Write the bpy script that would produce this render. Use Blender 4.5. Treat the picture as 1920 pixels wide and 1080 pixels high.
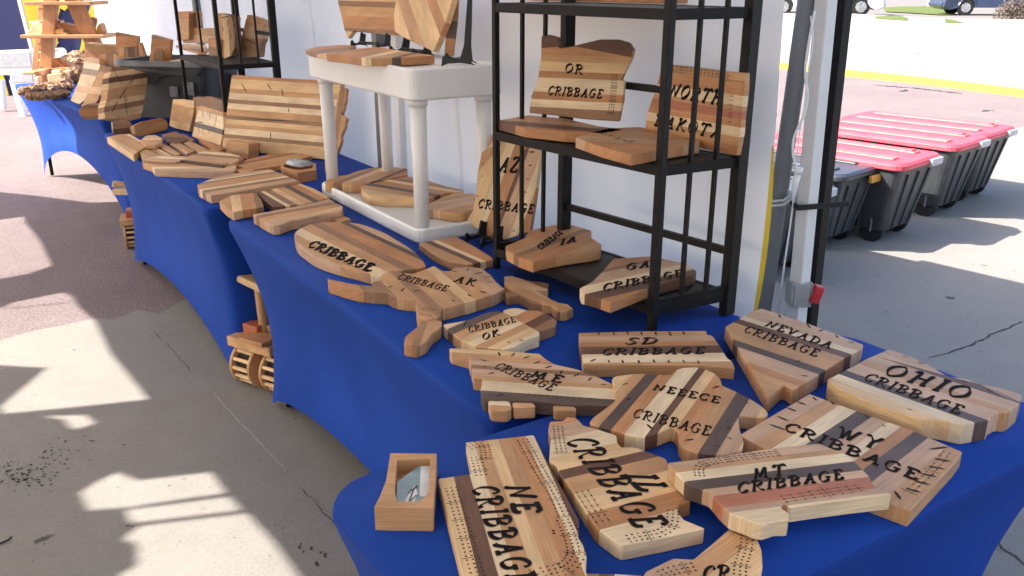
import bpy, bmesh, math, random
from mathutils import Vector, Matrix
from mathutils.geometry import tessellate_polygon

SC = bpy.context.scene
for _o in list(bpy.data.objects): bpy.data.objects.remove(_o)
COL = SC.collection
# ---------------------------------------------------------------- camera, sky, sun, exposure
F = 1637.0; TH = math.atan(581/F); EYE = 1.57
cam_d = bpy.data.cameras.new('camera'); cam = bpy.data.objects.new('camera', cam_d); COL.objects.link(cam)
cam.location = (0, 0, EYE); cam.rotation_euler = (math.pi/2 - TH, 0, 0)
cam_d.sensor_width = 36; cam_d.lens = F/1920*36; cam_d.clip_start = 0.05; cam_d.clip_end = 600
SC.camera = cam
SUN_DISP = (1.26, .175)                                  # ground shift of a shadow per metre of height
SUN_EL = math.atan(1/math.hypot(*SUN_DISP))
world = bpy.data.worlds.new('World'); SC.world = world; world.use_nodes = True
wn = world.node_tree.nodes; wl = world.node_tree.links
sky = wn.new('ShaderNodeTexSky'); sky.sky_type = 'NISHITA'; sky.sun_disc = False
sky.sun_elevation = SUN_EL
sky.sun_rotation = math.atan2(-SUN_DISP[0], -SUN_DISP[1])
sky.dust_density = 2.6; sky.ozone_density = .8; sky.air_density = .9
wl.new(sky.outputs[0], wn['Background'].inputs[0]); wn['Background'].inputs[1].default_value = 0.14
sun_d = bpy.data.lights.new('sun', 'SUN'); sun = bpy.data.objects.new('sun', sun_d); COL.objects.link(sun)
sun_d.energy = 4.6; sun_d.angle = math.radians(.5); sun_d.color = (1, .95, .88)
sun.rotation_euler = Vector((SUN_DISP[0], SUN_DISP[1], -1)).to_track_quat('-Z', 'Y').to_euler()
SC.view_settings.view_transform = 'Standard'; SC.view_settings.look = 'None'
SC.view_settings.gamma = 1; SC.view_settings.exposure = 1.68

# ---------------------------------------------------------------- measuring helpers (photo pixel -> point in the place)
CT, ST = math.cos(TH), math.sin(TH)
CP = Vector((0, 0, EYE))
def ray(x, y):
    a = (x-960)/F; b = (540-y)/F
    return Vector((a, CT + b*ST, -ST + b*CT))
def at(x, y, z=0.):
    d = ray(x, y); t = (z-EYE)/d.z
    return CP + d*t
def onplane(x, y, O, N):
    d = ray(x, y); t = (O-CP).dot(N)/d.dot(N)
    return CP + d*t
def atY(x, y, Y):
    d = ray(x, y); return CP + d*(Y/d.y)
def zof(p, py):
    k = (540-py)/F
    return EYE + p[1]*(k*CT-ST)/(CT+k*ST)
def W(q, r, z=0.):                                       # q across the tables (0 = wall line), r along the row
    return Vector((.62+.837*q-.547*r, 2.11+.547*q+.837*r, z))

# ---------------------------------------------------------------- object helpers
def tag(o, label=None, cat=None, group=None, kind=None):
    if label: o['label'] = label
    if cat: o['category'] = cat
    if group: o['group'] = group
    if kind: o['kind'] = kind
    return o
def empty(name, loc, rz=0, **k):
    o = bpy.data.objects.new(name, None); COL.objects.link(o)
    o.location = loc; o.rotation_euler = (0, 0, rz); o.empty_display_size = .05
    return tag(o, **k)
def link(name, bm, mats, parent=None, smooth=False, M=None, bevel=0, **k):
    me = bpy.data.meshes.new(name)
    bmesh.ops.recalc_face_normals(bm, faces=bm.faces[:])
    bm.to_mesh(me); bm.free()
    for m in (mats if isinstance(mats, (list, tuple)) else [mats]): me.materials.append(m)
    if smooth:
        for p in me.polygons: p.use_smooth = True
    o = bpy.data.objects.new(name, me); COL.objects.link(o)
    if parent: o.parent = parent
    if M is not None: o.matrix_local = M
    if bevel:
        b = o.modifiers.new('b', 'BEVEL'); b.width = bevel; b.segments = 2; b.limit_method = 'ANGLE'; b.angle_limit = math.radians(40)
    return tag(o, **k)
def nb(): return bmesh.new()
def box(bm, c, s, R=None, mi=0):
    vs = []
    for x in (-.5, .5):
        for y in (-.5, .5):
            for z in (-.5, .5):
                v = Vector((x*s[0], y*s[1], z*s[2]))
                if R is not None: v = R @ v
                vs.append(bm.verts.new(v+Vector(c)))
    for q in ((0,1,3,2),(4,6,7,5),(0,4,5,1),(2,3,7,6),(0,2,6,4),(1,5,7,3)):
        f = bm.faces.new([vs[i] for i in q]); f.material_index = mi
def bar(bm, a, b, w, h=None, up=(0,0,1), mi=0):            # square bar from a to b
    a = Vector(a); b = Vector(b); h = h or w
    d = (b-a).normalized(); u = Vector(up)
    if abs(d.dot(u)) > .98: u = Vector((.837,.547,0))
    s = d.cross(u).normalized(); t = s.cross(d)
    vs = []
    for p in (a, b):
        for i, j in ((-1,-1),(1,-1),(1,1),(-1,1)): vs.append(bm.verts.new(p+s*(i*w/2)+t*(j*h/2)))
    for q in ((0,1,2,3),(7,6,5,4),(0,4,5,1),(1,5,6,2),(2,6,7,3),(3,7,4,0)):
        f = bm.faces.new([vs[i] for i in q]); f.material_index = mi
def tube(bm, pts, r, n=12, cap=True, mi=0):
    pts = [Vector(p) for p in pts]; rs = r if isinstance(r, (list, tuple)) else [r]*len(pts)
    rings = []; ref = None
    for i, p in enumerate(pts):
        d = (pts[min(i+1, len(pts)-1)]-pts[max(i-1, 0)]).normalized()
        if ref is None: ref = Vector((0,0,1)) if abs(d.z) < .9 else Vector((1,0,0))
        s = d.cross(ref).normalized(); t = s.cross(d)
        rings.append([bm.verts.new(p+(s*math.cos(2*math.pi*k/n)+t*math.sin(2*math.pi*k/n))*rs[i]) for k in range(n)])
    for a, b in zip(rings, rings[1:]):
        for k in range(n):
            f = bm.faces.new((a[k], a[(k+1)%n], b[(k+1)%n], b[k])); f.material_index = mi; f.smooth = True
    if cap:
        for rg in (rings[0], rings[-1]):
            f = bm.faces.new(rg); f.material_index = mi
def prism(bm, poly, z0, z1, mi=0):
    a = [bm.verts.new((p[0], p[1], z0)) for p in poly]; b = [bm.verts.new((p[0], p[1], z1)) for p in poly]
    n = len(poly)
    for k in range(n):
        f = bm.faces.new((a[k], a[(k+1)%n], b[(k+1)%n], b[k])); f.material_index = mi
    for f in (bm.faces.new(a[::-1]), bm.faces.new(b)): f.material_index = mi
def extr(bm, poly3, vec, mi=0):
    a = [bm.verts.new(p) for p in poly3]; b = [bm.verts.new(Vector(p)+vec) for p in poly3]
    n = len(a)
    for k in range(n):
        f = bm.faces.new((a[k], a[(k+1)%n], b[(k+1)%n], b[k])); f.material_index = mi
    for f in (bm.faces.new(a[::-1]), bm.faces.new(b)): f.material_index = mi
def catmull(pts, n=6, closed=False):
    out = []; m = len(pts)
    rng = range(m) if closed else range(m-1)
    for i in rng:
        g = (lambda k: pts[k % m]) if closed else (lambda k: pts[min(max(k, 0), m-1)])
        p0, p1, p2, p3 = g(i-1), g(i), g(i+1), g(i+2)
        for k in range(n):
            t = k/n
            out.append(tuple(.5*((2*p1[j])+(-p0[j]+p2[j])*t+(2*p0[j]-5*p1[j]+4*p2[j]-p3[j])*t*t+(-p0[j]+3*p1[j]-3*p2[j]+p3[j])*t**3) for j in range(len(p1))))
    if not closed: out.append(tuple(pts[-1]))
    return out

# ---------------------------------------------------------------- materials
MATS = {}
def pmat(name, col, rough=.6, col2=None, scale=20., bump=0., bscale=200., metal=0., spec=.5, detail=4, dist=.0, coords='Object', contrast=(.35,.65), sheen=0):
    if name in MATS: return MATS[name]
    m = bpy.data.materials.new(name); m.use_nodes = True; MATS[name] = m
    n = m.node_tree.nodes; l = m.node_tree.links; b = n['Principled BSDF']
    b.inputs['Roughness'].default_value = rough; b.inputs['Metallic'].default_value = metal
    b.inputs['Specular IOR Level'].default_value = spec
    if sheen: b.inputs['Sheen Weight'].default_value = sheen
    tc = n.new('ShaderNodeTexCoord')
    nz = n.new('ShaderNodeTexNoise'); nz.inputs['Scale'].default_value = scale; nz.inputs['Detail'].default_value = detail
    nz.inputs['Distortion'].default_value = dist
    l.new(tc.outputs[coords], nz.inputs['Vector'])
    cr = n.new('ShaderNodeValToRGB'); cr.color_ramp.elements[0].position, cr.color_ramp.elements[1].position = contrast
    c2 = col2 or tuple(c*.82 for c in col)
    cr.color_ramp.elements[0].color = (*c2, 1); cr.color_ramp.elements[1].color = (*col, 1)
    l.new(nz.outputs['Fac'], cr.inputs[0]); l.new(cr.outputs[0], b.inputs['Base Color'])
    if bump:
        nb_ = n.new('ShaderNodeTexNoise'); nb_.inputs['Scale'].default_value = bscale; nb_.inputs['Detail'].default_value = 5
        l.new(tc.outputs[coords], nb_.inputs['Vector'])
        bp = n.new('ShaderNodeBump'); bp.inputs['Strength'].default_value = bump; bp.inputs['Distance'].default_value = .01
        l.new(nb_.outputs['Fac'], bp.inputs['Height']); l.new(bp.outputs[0], b.inputs['Normal'])
    return m
def wood(name, c1, c2, rough=.48, rings=1.0):
    m = bpy.data.materials.new(name); m.use_nodes = True; MATS[name] = m
    n = m.node_tree.nodes; l = m.node_tree.links; b = n['Principled BSDF']
    b.inputs['Specular IOR Level'].default_value = .35
    uv = n.new('ShaderNodeUVMap'); uv.uv_map = 'grain'
    mp = n.new('ShaderNodeMapping'); mp.inputs['Scale'].default_value = (5, 55, 1); l.new(uv.outputs[0], mp.inputs[0])
    g = n.new('ShaderNodeTexNoise'); g.inputs['Scale'].default_value = 1.0; g.inputs['Detail'].default_value = 6; g.inputs['Roughness'].default_value = .62
    g.inputs['Distortion'].default_value = .6; l.new(mp.outputs[0], g.inputs['Vector'])
    mp2 = n.new('ShaderNodeMapping'); mp2.inputs['Scale'].default_value = (14, 420, 1); l.new(uv.outputs[0], mp2.inputs[0])
    p = n.new('ShaderNodeTexNoise'); p.inputs['Scale'].default_value = 1.0; p.inputs['Detail'].default_value = 3; l.new(mp2.outputs[0], p.inputs['Vector'])
    mp3 = n.new('ShaderNodeMapping'); mp3.inputs['Scale'].default_value = (3.0, 7, 1); l.new(uv.outputs[0], mp3.inputs[0])
    w = n.new('ShaderNodeTexNoise'); w.inputs['Scale'].default_value = 1.6; w.inputs['Detail'].default_value = 2; l.new(mp3.outputs[0], w.inputs['Vector'])
    cr = n.new('ShaderNodeValToRGB'); cr.color_ramp.elements[0].position = .3; cr.color_ramp.elements[1].position = .7
    cr.color_ramp.elements[0].color = (*c2, 1); cr.color_ramp.elements[1].color = (*c1, 1)
    l.new(g.outputs['Fac'], cr.inputs[0])
    m1 = n.new('ShaderNodeMapRange'); m1.inputs[1].default_value = .3; m1.inputs[2].default_value = .7; m1.inputs[3].default_value = .80; m1.inputs[4].default_value = 1.08
    l.new(p.outputs['Fac'], m1.inputs[0])
    m2 = n.new('ShaderNodeMapRange'); m2.inputs[1].default_value = .3; m2.inputs[2].default_value = .7; m2.inputs[3].default_value = .76; m2.inputs[4].default_value = 1.14
    l.new(w.outputs['Fac'], m2.inputs[0])
    mu = n.new('ShaderNodeMath'); mu.operation = 'MULTIPLY'; l.new(m1.outputs[0], mu.inputs[0]); l.new(m2.outputs[0], mu.inputs[1])
    mx = n.new('ShaderNodeVectorMath'); mx.operation = 'SCALE'; l.new(cr.outputs[0], mx.inputs[0]); l.new(mu.outputs[0], mx.inputs['Scale'])
    l.new(mx.outputs[0], b.inputs['Base Color'])
    r = n.new('ShaderNodeMapRange'); r.inputs[3].default_value = rough-.07; r.inputs[4].default_value = rough+.12; l.new(g.outputs['Fac'], r.inputs[0]); l.new(r.outputs[0], b.inputs['Roughness'])
    bp = n.new('ShaderNodeBump'); bp.inputs['Strength'].default_value = .12; bp.inputs['Distance'].default_value = .002
    l.new(p.outputs['Fac'], bp.inputs['Height']); l.new(bp.outputs[0], b.inputs['Normal'])
    return m
WOODS = {
 'mp': wood('maple wood', (0.816,0.559,0.301), (0.714,0.451,0.224)),
 'cr': wood('cream sapwood', (0.85,0.665,0.43), (0.77,0.57,0.35)),
 'tn': wood('birch wood', (0.632,0.358,0.172), (0.530,0.279,0.129)),
 'or': wood('cherry wood', (0.592,0.289,0.129), (0.479,0.216,0.090)),
 'wn': wood('walnut wood', (0.189,0.090,0.053), (0.133,0.061,0.034)),
 'br': wood('oak brown wood', (0.367,0.201,0.107), (0.286,0.147,0.076)),
 'dk': wood('dark walnut wood', (0.138,0.090,0.071), (0.097,0.062,0.049)),
 'rd': wood('padauk wood', (0.510,0.196,0.107), (0.428,0.147,0.077)),
 'pk': wood('pale cherry wood', (0.653,0.421,0.267), (0.551,0.333,0.202)),
}
WKEY = list(WOODS); WLIST = [WOODS[k] for k in WKEY]
M_ink = pmat('black engraved ink', (.008,.008,.009), .8, (.016,.013,.012), 60, spec=.1)
M_scorch = pmat('scorched wood rim', (.20,.10,.05), .85, (.12,.055,.03), 60)
M_burn = pmat('burnt pinhole', (.03,.017,.012), .8)
M_bark = pmat('rough bark wood', (.40,.24,.14), .85, (.12,.06,.035), 40, bump=.9, bscale=60, contrast=(.35,.6))
M_blue = pmat('blue stretch cloth', (.011,.056,.335), .7, (.008,.046,.285), 3, bump=.22, bscale=5, spec=.12)
M_black = pmat('black powder coated steel', (.009,.008,.008), .5, (.013,.012,.012), 30, bump=.05, bscale=400, spec=.18)
M_shelf = pmat('charcoal shelf panel', (.035,.033,.032), .6, (.028,.026,.025), 12)
M_plas = pmat('white plastic', (.84,.84,.84), .38, (.80,.80,.80), 8)
M_white = pmat('white painted metal', (.74,.73,.71), .35, (.66,.65,.63), 6)
M_grey = pmat('grey painted pole', (.17,.18,.19), .45, (.14,.15,.155), 6, bump=.04)
M_ctn = pmat('charcoal tote plastic', (.052,.055,.060), .42, (.037,.04,.045), 9, bump=.06, bscale=300)
M_ctn2 = pmat('grey tote plastic', (.15,.155,.165), .45, (.085,.09,.10), 9, bump=.06, bscale=300)
M_pink = pmat('faded red plastic lid', (.74,.085,.11), .5, (.60,.06,.085), 7, bump=.04, bscale=200)
M_peach = pmat('sun bleached red plastic', (.80,.155,.135), .5, (.74,.12,.11), 9)
M_yel = pmat('yellow plastic latch', (.75,.36,.06), .45)
M_rub = pmat('black rubber', (.014,.014,.014), .7)
M_ease = pmat('black plastic easel', (.012,.012,.012), .3)
M_clear = pmat('clear plastic latch', (.45,.45,.46), .3)
# ---------------------------------------------------------------- calligraphic letters (strokes in a unit cell)
GL = {
'A': (.95, [[(.0,.12),(.1,.0),(.3,.25),(.55,.75),(.68,1)], [(.66,1),(.72,.5),(.82,.0)], [(.62,.0),(1.0,.0)], [(.3,.38),(.8,.38)]]),
'B': (.85, [[(.28,.98),(.18,.0)], [(.02,.78),(.12,.97),(.5,1.),(.78,.82),(.62,.58),(.3,.52)], [(.34,.52),(.7,.46),(.8,.22),(.55,.02),(.08,.0)]]),
'C': (.8, [[(.82,.74),(.8,.95),(.55,1.),(.22,.8),(.08,.4),(.22,.06),(.5,.0),(.78,.2)]]),
'D': (.9, [[(.3,.98),(.2,.02)], [(.04,.85),(.2,1.),(.55,.98),(.9,.7),(.82,.25),(.5,.02),(.05,.0)]]),
'E': (.75, [[(.3,.98),(.18,.02)], [(.05,.97),(.72,1.),(.76,.8)], [(.24,.52),(.58,.54)], [(.02,.0),(.62,.0),(.74,.22)]]),
'G': (.9, [[(.82,.76),(.78,.95),(.52,1.),(.2,.8),(.08,.4),(.22,.06),(.5,.0),(.74,.12),(.78,.42)], [(.55,.43),(.98,.43)]]),
'H': (1.0, [[(.05,.85),(.15,1.),(.3,.95),(.2,.0)], [(.05,.0),(.36,.0)], [(.24,.5),(.8,.52)], [(.92,1.),(.82,.5),(.78,.0)], [(.7,.0),(.98,.05)]]),
'I': (.42, [[(.3,1.),(.16,.0)], [(.08,1.),(.46,1.)], [(.0,.0),(.34,.0)]]),
'K': (.9, [[(.28,1.),(.16,.0)], [(.08,1.),(.42,1.)], [(.02,.0),(.32,.0)], [(.85,1.),(.55,.7),(.25,.48)], [(.4,.58),(.6,.2),(.85,.0),(.95,.05)]]),
'L': (.75, [[(.3,1.),(.16,.0)], [(.1,1.),(.46,1.)], [(.02,.0),(.6,.0),(.74,.25)]]),
'M': (1.2, [[(.0,.05),(.12,.0),(.22,.3),(.32,1.)], [(.32,1.),(.5,.1)], [(.5,.08),(.98,1.)], [(.98,1.),(.94,.0)], [(.8,.0),(1.12,.0)]]),
'N': (1.0, [[(.0,.05),(.12,.0),(.22,.4),(.28,.98)], [(.28,.98),(.75,.02)], [(.74,.02),(.9,.7),(1.,1.),(1.1,.96)]]),
'O': (.95, [[(.5,1.),(.18,.78),(.08,.4),(.26,.04),(.52,.02),(.84,.28),(.9,.65),(.72,.96),(.48,1.)]]),
'R': (.9, [[(.28,.98),(.16,.0)], [(.02,.0),(.32,.0)], [(.04,.8),(.14,.98),(.5,1.),(.8,.82),(.62,.54),(.3,.5)], [(.42,.5),(.6,.18),(.82,.0),(.95,.06)]]),
'S': (.7, [[(.7,.78),(.66,.96),(.42,1.),(.2,.84),(.26,.62),(.56,.42),(.62,.18),(.4,.0),(.14,.04),(.06,.22)]]),
'T': (.85, [[(.5,.97),(.36,.0)], [(.18,.0),(.54,.0)], [(.04,.8),(.14,1.),(.5,.95),(.9,1.),(.94,.82)]]),
'V': (.9, [[(.04,.9),(.16,1.),(.3,.8),(.4,.02)], [(.4,.02),(.75,.7),(.95,1.)]]),
'W': (1.3, [[(.04,.9),(.14,1.),(.26,.8),(.32,.02)], [(.32,.02),(.68,.9)], [(.66,.9),(.76,.02)], [(.76,.02),(1.1,.7),(1.3,1.)]]),
'Y': (.9, [[(.04,.9),(.16,1.),(.32,.85),(.46,.5)], [(.95,1.),(.7,.7),(.46,.48),(.34,.0)], [(.2,.0),(.5,.0)]]),
'Z': (.8, [[(.1,.82),(.2,.98),(.82,1.)], [(.82,1.),(.1,.02)], [(.1,.0),(.74,.0),(.82,.2)]]),
'"': (.4, [[(.1,1.),(.05,.75)], [(.3,1.),(.25,.75)]]),
}
NIB = math.radians(-55)
def text_mesh(bm, s, P0, P1, PT, lift, weight=.165, wob=.0, rnd=None, fat=1, mi=0):
    if fat == 1: text_mesh(bm, s, P0, P1, PT, lift-.0003, weight, 0, None, 1.15, 1)
    tot = sum(GL[c][0] + .14 if c in GL else .5 for c in s) - .14
    U = (P1-P0)/tot; V = PT-P0
    hh = V.length; ws = min(U.length, V.length)
    x0 = 0; k = 0
    for c in s:
        if c not in GL: x0 += .5; continue
        for st in GL[c][1]:
            pts = catmull(st, 5) if len(st) > 2 else st
            q = [P0 + U*(x0+p[0]*.84+p[1]*.12) + V*(p[1]*.94 + (rnd.uniform(-wob, wob) if rnd else 0)) for p in pts]
            k += 1; z = lift + (k % 9)*(.00011 if fat == 1 else .00003)
            L = []; R = []
            for i, p in enumerate(q):
                a = pts[max(i-1, 0)]; b = pts[min(i+1, len(pts)-1)]
                ang = math.atan2(b[1]-a[1], b[0]-a[0])
                d = q[min(i+1, len(q)-1)]-q[max(i-1, 0)]
                if d.length < 1e-7: d = U
                nrm = Vector((-d.y, d.x)).normalized()
                wd = ws*(.05 + weight*abs(math.sin(ang-NIB)))*.5*fat + ws*.016*(fat > 1)
                L.append(bm.verts.new((p.x+nrm.x*wd, p.y+nrm.y*wd, z))); R.append(bm.verts.new((p.x-nrm.x*wd, p.y-nrm.y*wd, z)))
            for i in range(len(q)-1): bm.faces.new((L[i], R[i], R[i+1], L[i+1])).material_index = mi
        x0 += GL[c][0] + .14

# ---------------------------------------------------------------- wooden boards
class Frame:
    """A real plane in the place: origin, grain direction u, across v, outward normal n."""
    def __init__(s, O, u, n):
        s.O = O; s.n = n.normalized(); s.u = (u - s.n*u.dot(s.n)).normalized(); s.v = s.n.cross(s.u)
    def loc(s, px):
        p = onplane(px[0], px[1], s.O, s.n) - s.O
        return Vector((p.dot(s.u), p.dot(s.v)))
    def M(s):
        m = Matrix.Identity(4)
        for i, a in enumerate((s.u, s.v, s.n)):
            for j in range(3): m[j][i] = a[j]
        m.translation = s.O
        return m
def rounded(poly, r):
    out = []; n = len(poly)
    for i in range(n):
        p = poly[i]; a = poly[i-1]; b = poly[(i+1) % n]
        da = (a-p); db = (b-p); la = da.length; lb = db.length
        if la < 1e-5 or lb < 1e-5: continue
        da /= la; db /= lb
        rr = min(r, la*.35, lb*.35)
        p1 = p+da*rr; p2 = p+db*rr
        out += [p1, (p1+p2)*.25+p*.5, p2]
    return out
def area2(poly):
    return sum(poly[i].x*poly[(i+1) % len(poly)].y - poly[(i+1) % len(poly)].x*poly[i].y for i in range(len(poly)))/2
def board_mesh(poly, th, strips, rnd, cham=.0018, rough_edge=0., curve=0):
    if area2(poly) < 0: poly = poly[::-1]
    if rough_edge:
        out = []
        for i, p in enumerate(poly):
            b = poly[(i+1) % len(poly)]; L = (b-p).length; k = max(1, int(L/.012)); nr = Vector((-(b-p).y, (b-p).x)).normalized()
            for j in range(k): out.append(p+(b-p)*(j/k) + (nr*rnd.uniform(-rough_edge, rough_edge) if j else Vector((0, 0))))
        poly = out
    n = len(poly); ins = []
    for i in range(n):
        e1 = (poly[i]-poly[i-1]); e2 = (poly[(i+1) % n]-poly[i])
        if e1.length < 1e-7 or e2.length < 1e-7: ins.append(poly[i]); continue
        e1.normalize(); e2.normalize()
        nn = Vector((-(e1.y+e2.y), e1.x+e2.x))
        if nn.length < 1e-3: nn = Vector((-e1.y, e1.x))
        ins.append(poly[i]+nn.normalized()*cham)
    bm = nb()
    lv = [[bm.verts.new((p.x, p.y, z)) for p in q] for q, z in ((ins, 0), (poly, cham), (poly, th-cham), (ins, th))]
    for a, b in zip(lv, lv[1:]):
        for k in range(n): bm.faces.new((a[k], a[(k+1) % n], b[(k+1) % n], b[k]))
    bm.faces.new(lv[0][::-1]); bm.faces.new(lv[-1])
    ys = [p.y for p in poly]; y0, y1 = min(ys), max(ys)
    tot = sum(w for w, _ in strips); cuts = []; acc = y1         # listed from +v side down to -v side
    for w, s in strips:
        cuts.append((acc, acc-(y1-y0)*w/tot, s)); acc -= (y1-y0)*w/tot
    for a, b, s in cuts[:-1]:
        g = bm.verts[:]+bm.edges[:]+bm.faces[:]
        bmesh.ops.bisect_plane(bm, geom=g, dist=1e-6, plane_co=(0, b, 0), plane_no=(0, 1, 0))
    bmesh.ops.triangulate(bm, faces=[f for f in bm.faces if len(f.verts) > 4])
    uvl = bm.loops.layers.uv.new('grain')
    offs = [(rnd.uniform(0, 50), rnd.uniform(0, 50)) for _ in cuts]
    for f in bm.faces:
        cy = f.calc_center_median().y; k = len(cuts)-1
        for i, (a, b, s) in enumerate(cuts):
            if b-1e-7 <= cy <= a+1e-7: k = i; break
        f.material_index = WKEY.index(cuts[k][2])
        up = abs(f.normal.z) > .5
        for lp in f.loops:
            c = lp.vert.co
            lp[uvl].uv = (c.x*(1 if up else 1)+offs[k][0], c.y+(0 if up else c.z)+offs[k][1]) if up or abs(f.normal.y) > abs(f.normal.x) else ((c.z*.6)+offs[k][0], c.y+offs[k][1])
    return bm
def st(s):                                                 # "mp3 wn1 ..." -> strips
    out = []
    for t in s.split(): out.append((float(t[2:] or 1), t[:2]))
    return out
def rstrips(rnd, n, pal='mp tn or br wn cr pk tn mp'):
    pal = pal.split(); out = []; last = None
    for _ in range(n):
        c = rnd.choice(pal)
        while c == last: c = rnd.choice(pal)
        last = c; out.append((rnd.choice((.5, 1, 1, 1.5, 2)), c))
    return out
BSEED = [100]
def make_board(label, fr, px, th, strips, texts=(), tracks=(), ticks=(), name='cribbage_board', cat='board', group=None, rnd_r=.003, rough=0., smooth_out=False, notch=None, weight=.165):
    BSEED[0] += 1; rnd = random.Random(BSEED[0])
    raw = [fr.loc(p) for p in px]
    c = sum(raw, Vector((0, 0)))/len(raw)
    # origin moves to the bottom of the board, below its middle
    base = fr.O + fr.u*c.x + fr.v*c.y - fr.n*th
    poly = [p-c for p in raw]
    if smooth_out: poly = [Vector(p) for p in catmull([tuple(p) for p in poly], 4, True)]
    elif rnd_r: poly = rounded(poly, rnd_r)
    if isinstance(strips, str): strips = st(strips)
    elif isinstance(strips, int): strips = rstrips(rnd, strips)
    bm = board_mesh(poly, th, strips, rnd, rough_edge=rough)
    M = fr.M(); M.translation = base
    o = link(name, bm, WLIST, M=M, label=label, cat=cat, group=group)
    L = lambda p: fr.loc(p)-c
    if texts:
        for s, a, b, t in texts:
            bm = nb(); text_mesh(bm, s, L(a), L(b), L(t), th+.0006, weight, .008, rnd); link('lettering', bm, [M_ink, M_scorch], o)
    if tracks or ticks:
        bm = nb(); z = th+.0004
        def quad(p, d, n_, l, w, z):
            bm.faces.new([bm.verts.new((*(p+d*(sx*l)+n_*(sy*w)), z)) for sx, sy in ((-.5,-.5),(.5,-.5),(.5,.5),(-.5,.5))])
        for pts, rows, gap, sp, lines in tracks:
            if bm.verts: link('peg_track', bm, M_burn, o); bm = nb()
            q = [L(p) for p in pts]; 
            if len(q) > 2: q = [Vector(p) for p in catmull([tuple(p) for p in q], 5)]
            s_acc = 0; nxt = 0; cnt = 0
            for a, b in zip(q, q[1:]):
                seg = (b-a).length
                if seg < 1e-6: continue
                d = (b-a)/seg; nn = Vector((-d.y, d.x))
                while nxt <= s_acc+seg:
                    p = a+d*(nxt-s_acc)
                    for r in range(rows):
                        w = p+nn*((r-(rows-1)/2)*gap)
                        R = .0016+rnd.uniform(0, .0005)
                        bm.faces.new([bm.verts.new((w.x+R*math.cos(t), w.y+R*math.sin(t), z)) for t in (0, 1.05, 2.09, 3.14, 4.19, 5.24)])
                    cnt += 1
                    if lines and cnt % 5 == 0: quad(p+d*sp*.5, nn, d, gap*(rows+.6), .0012, z+.0001)
                    nxt += sp
                if lines > 1:
                    for r in range(rows): quad((a+b)/2+nn*((r-(rows-1)/2)*gap), d, nn, seg, .0005, z-.0001)
                s_acc += seg
        if tracks: link('peg_track', bm, M_burn, o); bm = nb()
        for i, (a, b) in enumerate(ticks):
            a = L(a); b = L(b); d = b-a; l = d.length; d /= l; nn = Vector((-d.y, d.x)); m = (a+b)/2
            w = .0042*min(1.2, l/.018)
            zz = z+.0002+i*.00003
            vs = [bm.verts.new((*(m+d*(l*x)+nn*(w*y)), zz)) for x, y in ((-.5,0),(-.2,-.45),(.25,-.5),(.5,0),(.2,.5),(-.25,.45))]
            bm.faces.new(vs)
        link('score_marks', bm, M_burn, o) if ticks else bm.free()
    return o
def flat(label, px, z, th, strips, sdir, **k):
    """px: the outline of the top face; z: what it rests on; sdir: two points along the planks."""
    O = at(px[0][0], px[0][1], z+th)
    u = at(*sdir[1], z+th)-at(*sdir[0], z+th)
    return make_board(label, Frame(O, u, Vector((0, 0, 1))), px, th, strips, **k)
def stand(label, px, a, b, z, tilt, th, strips, across=True, **k):
    """leans back from the line a-b on height z; planks run across (or up)."""
    A = at(*a, z); B = at(*b, z); e = (B-A); e.z = 0; e.normalize()
    away = Vector((-e.y, e.x, 0))
    if away.dot(A-CP) < 0: away = -away
    t = math.radians(tilt); up = Vector((0, 0, math.cos(t)))+away*math.sin(t)
    n = e.cross(up).normalized()
    if n.dot(CP-A) < 0: n = -n
    if across is True: u = e
    elif across is False: u = up
    else: u = e*math.cos(math.radians(across)) + up*math.sin(math.radians(across))
    return make_board(label, Frame(A, u, n), px, th, strips, **k)
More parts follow.
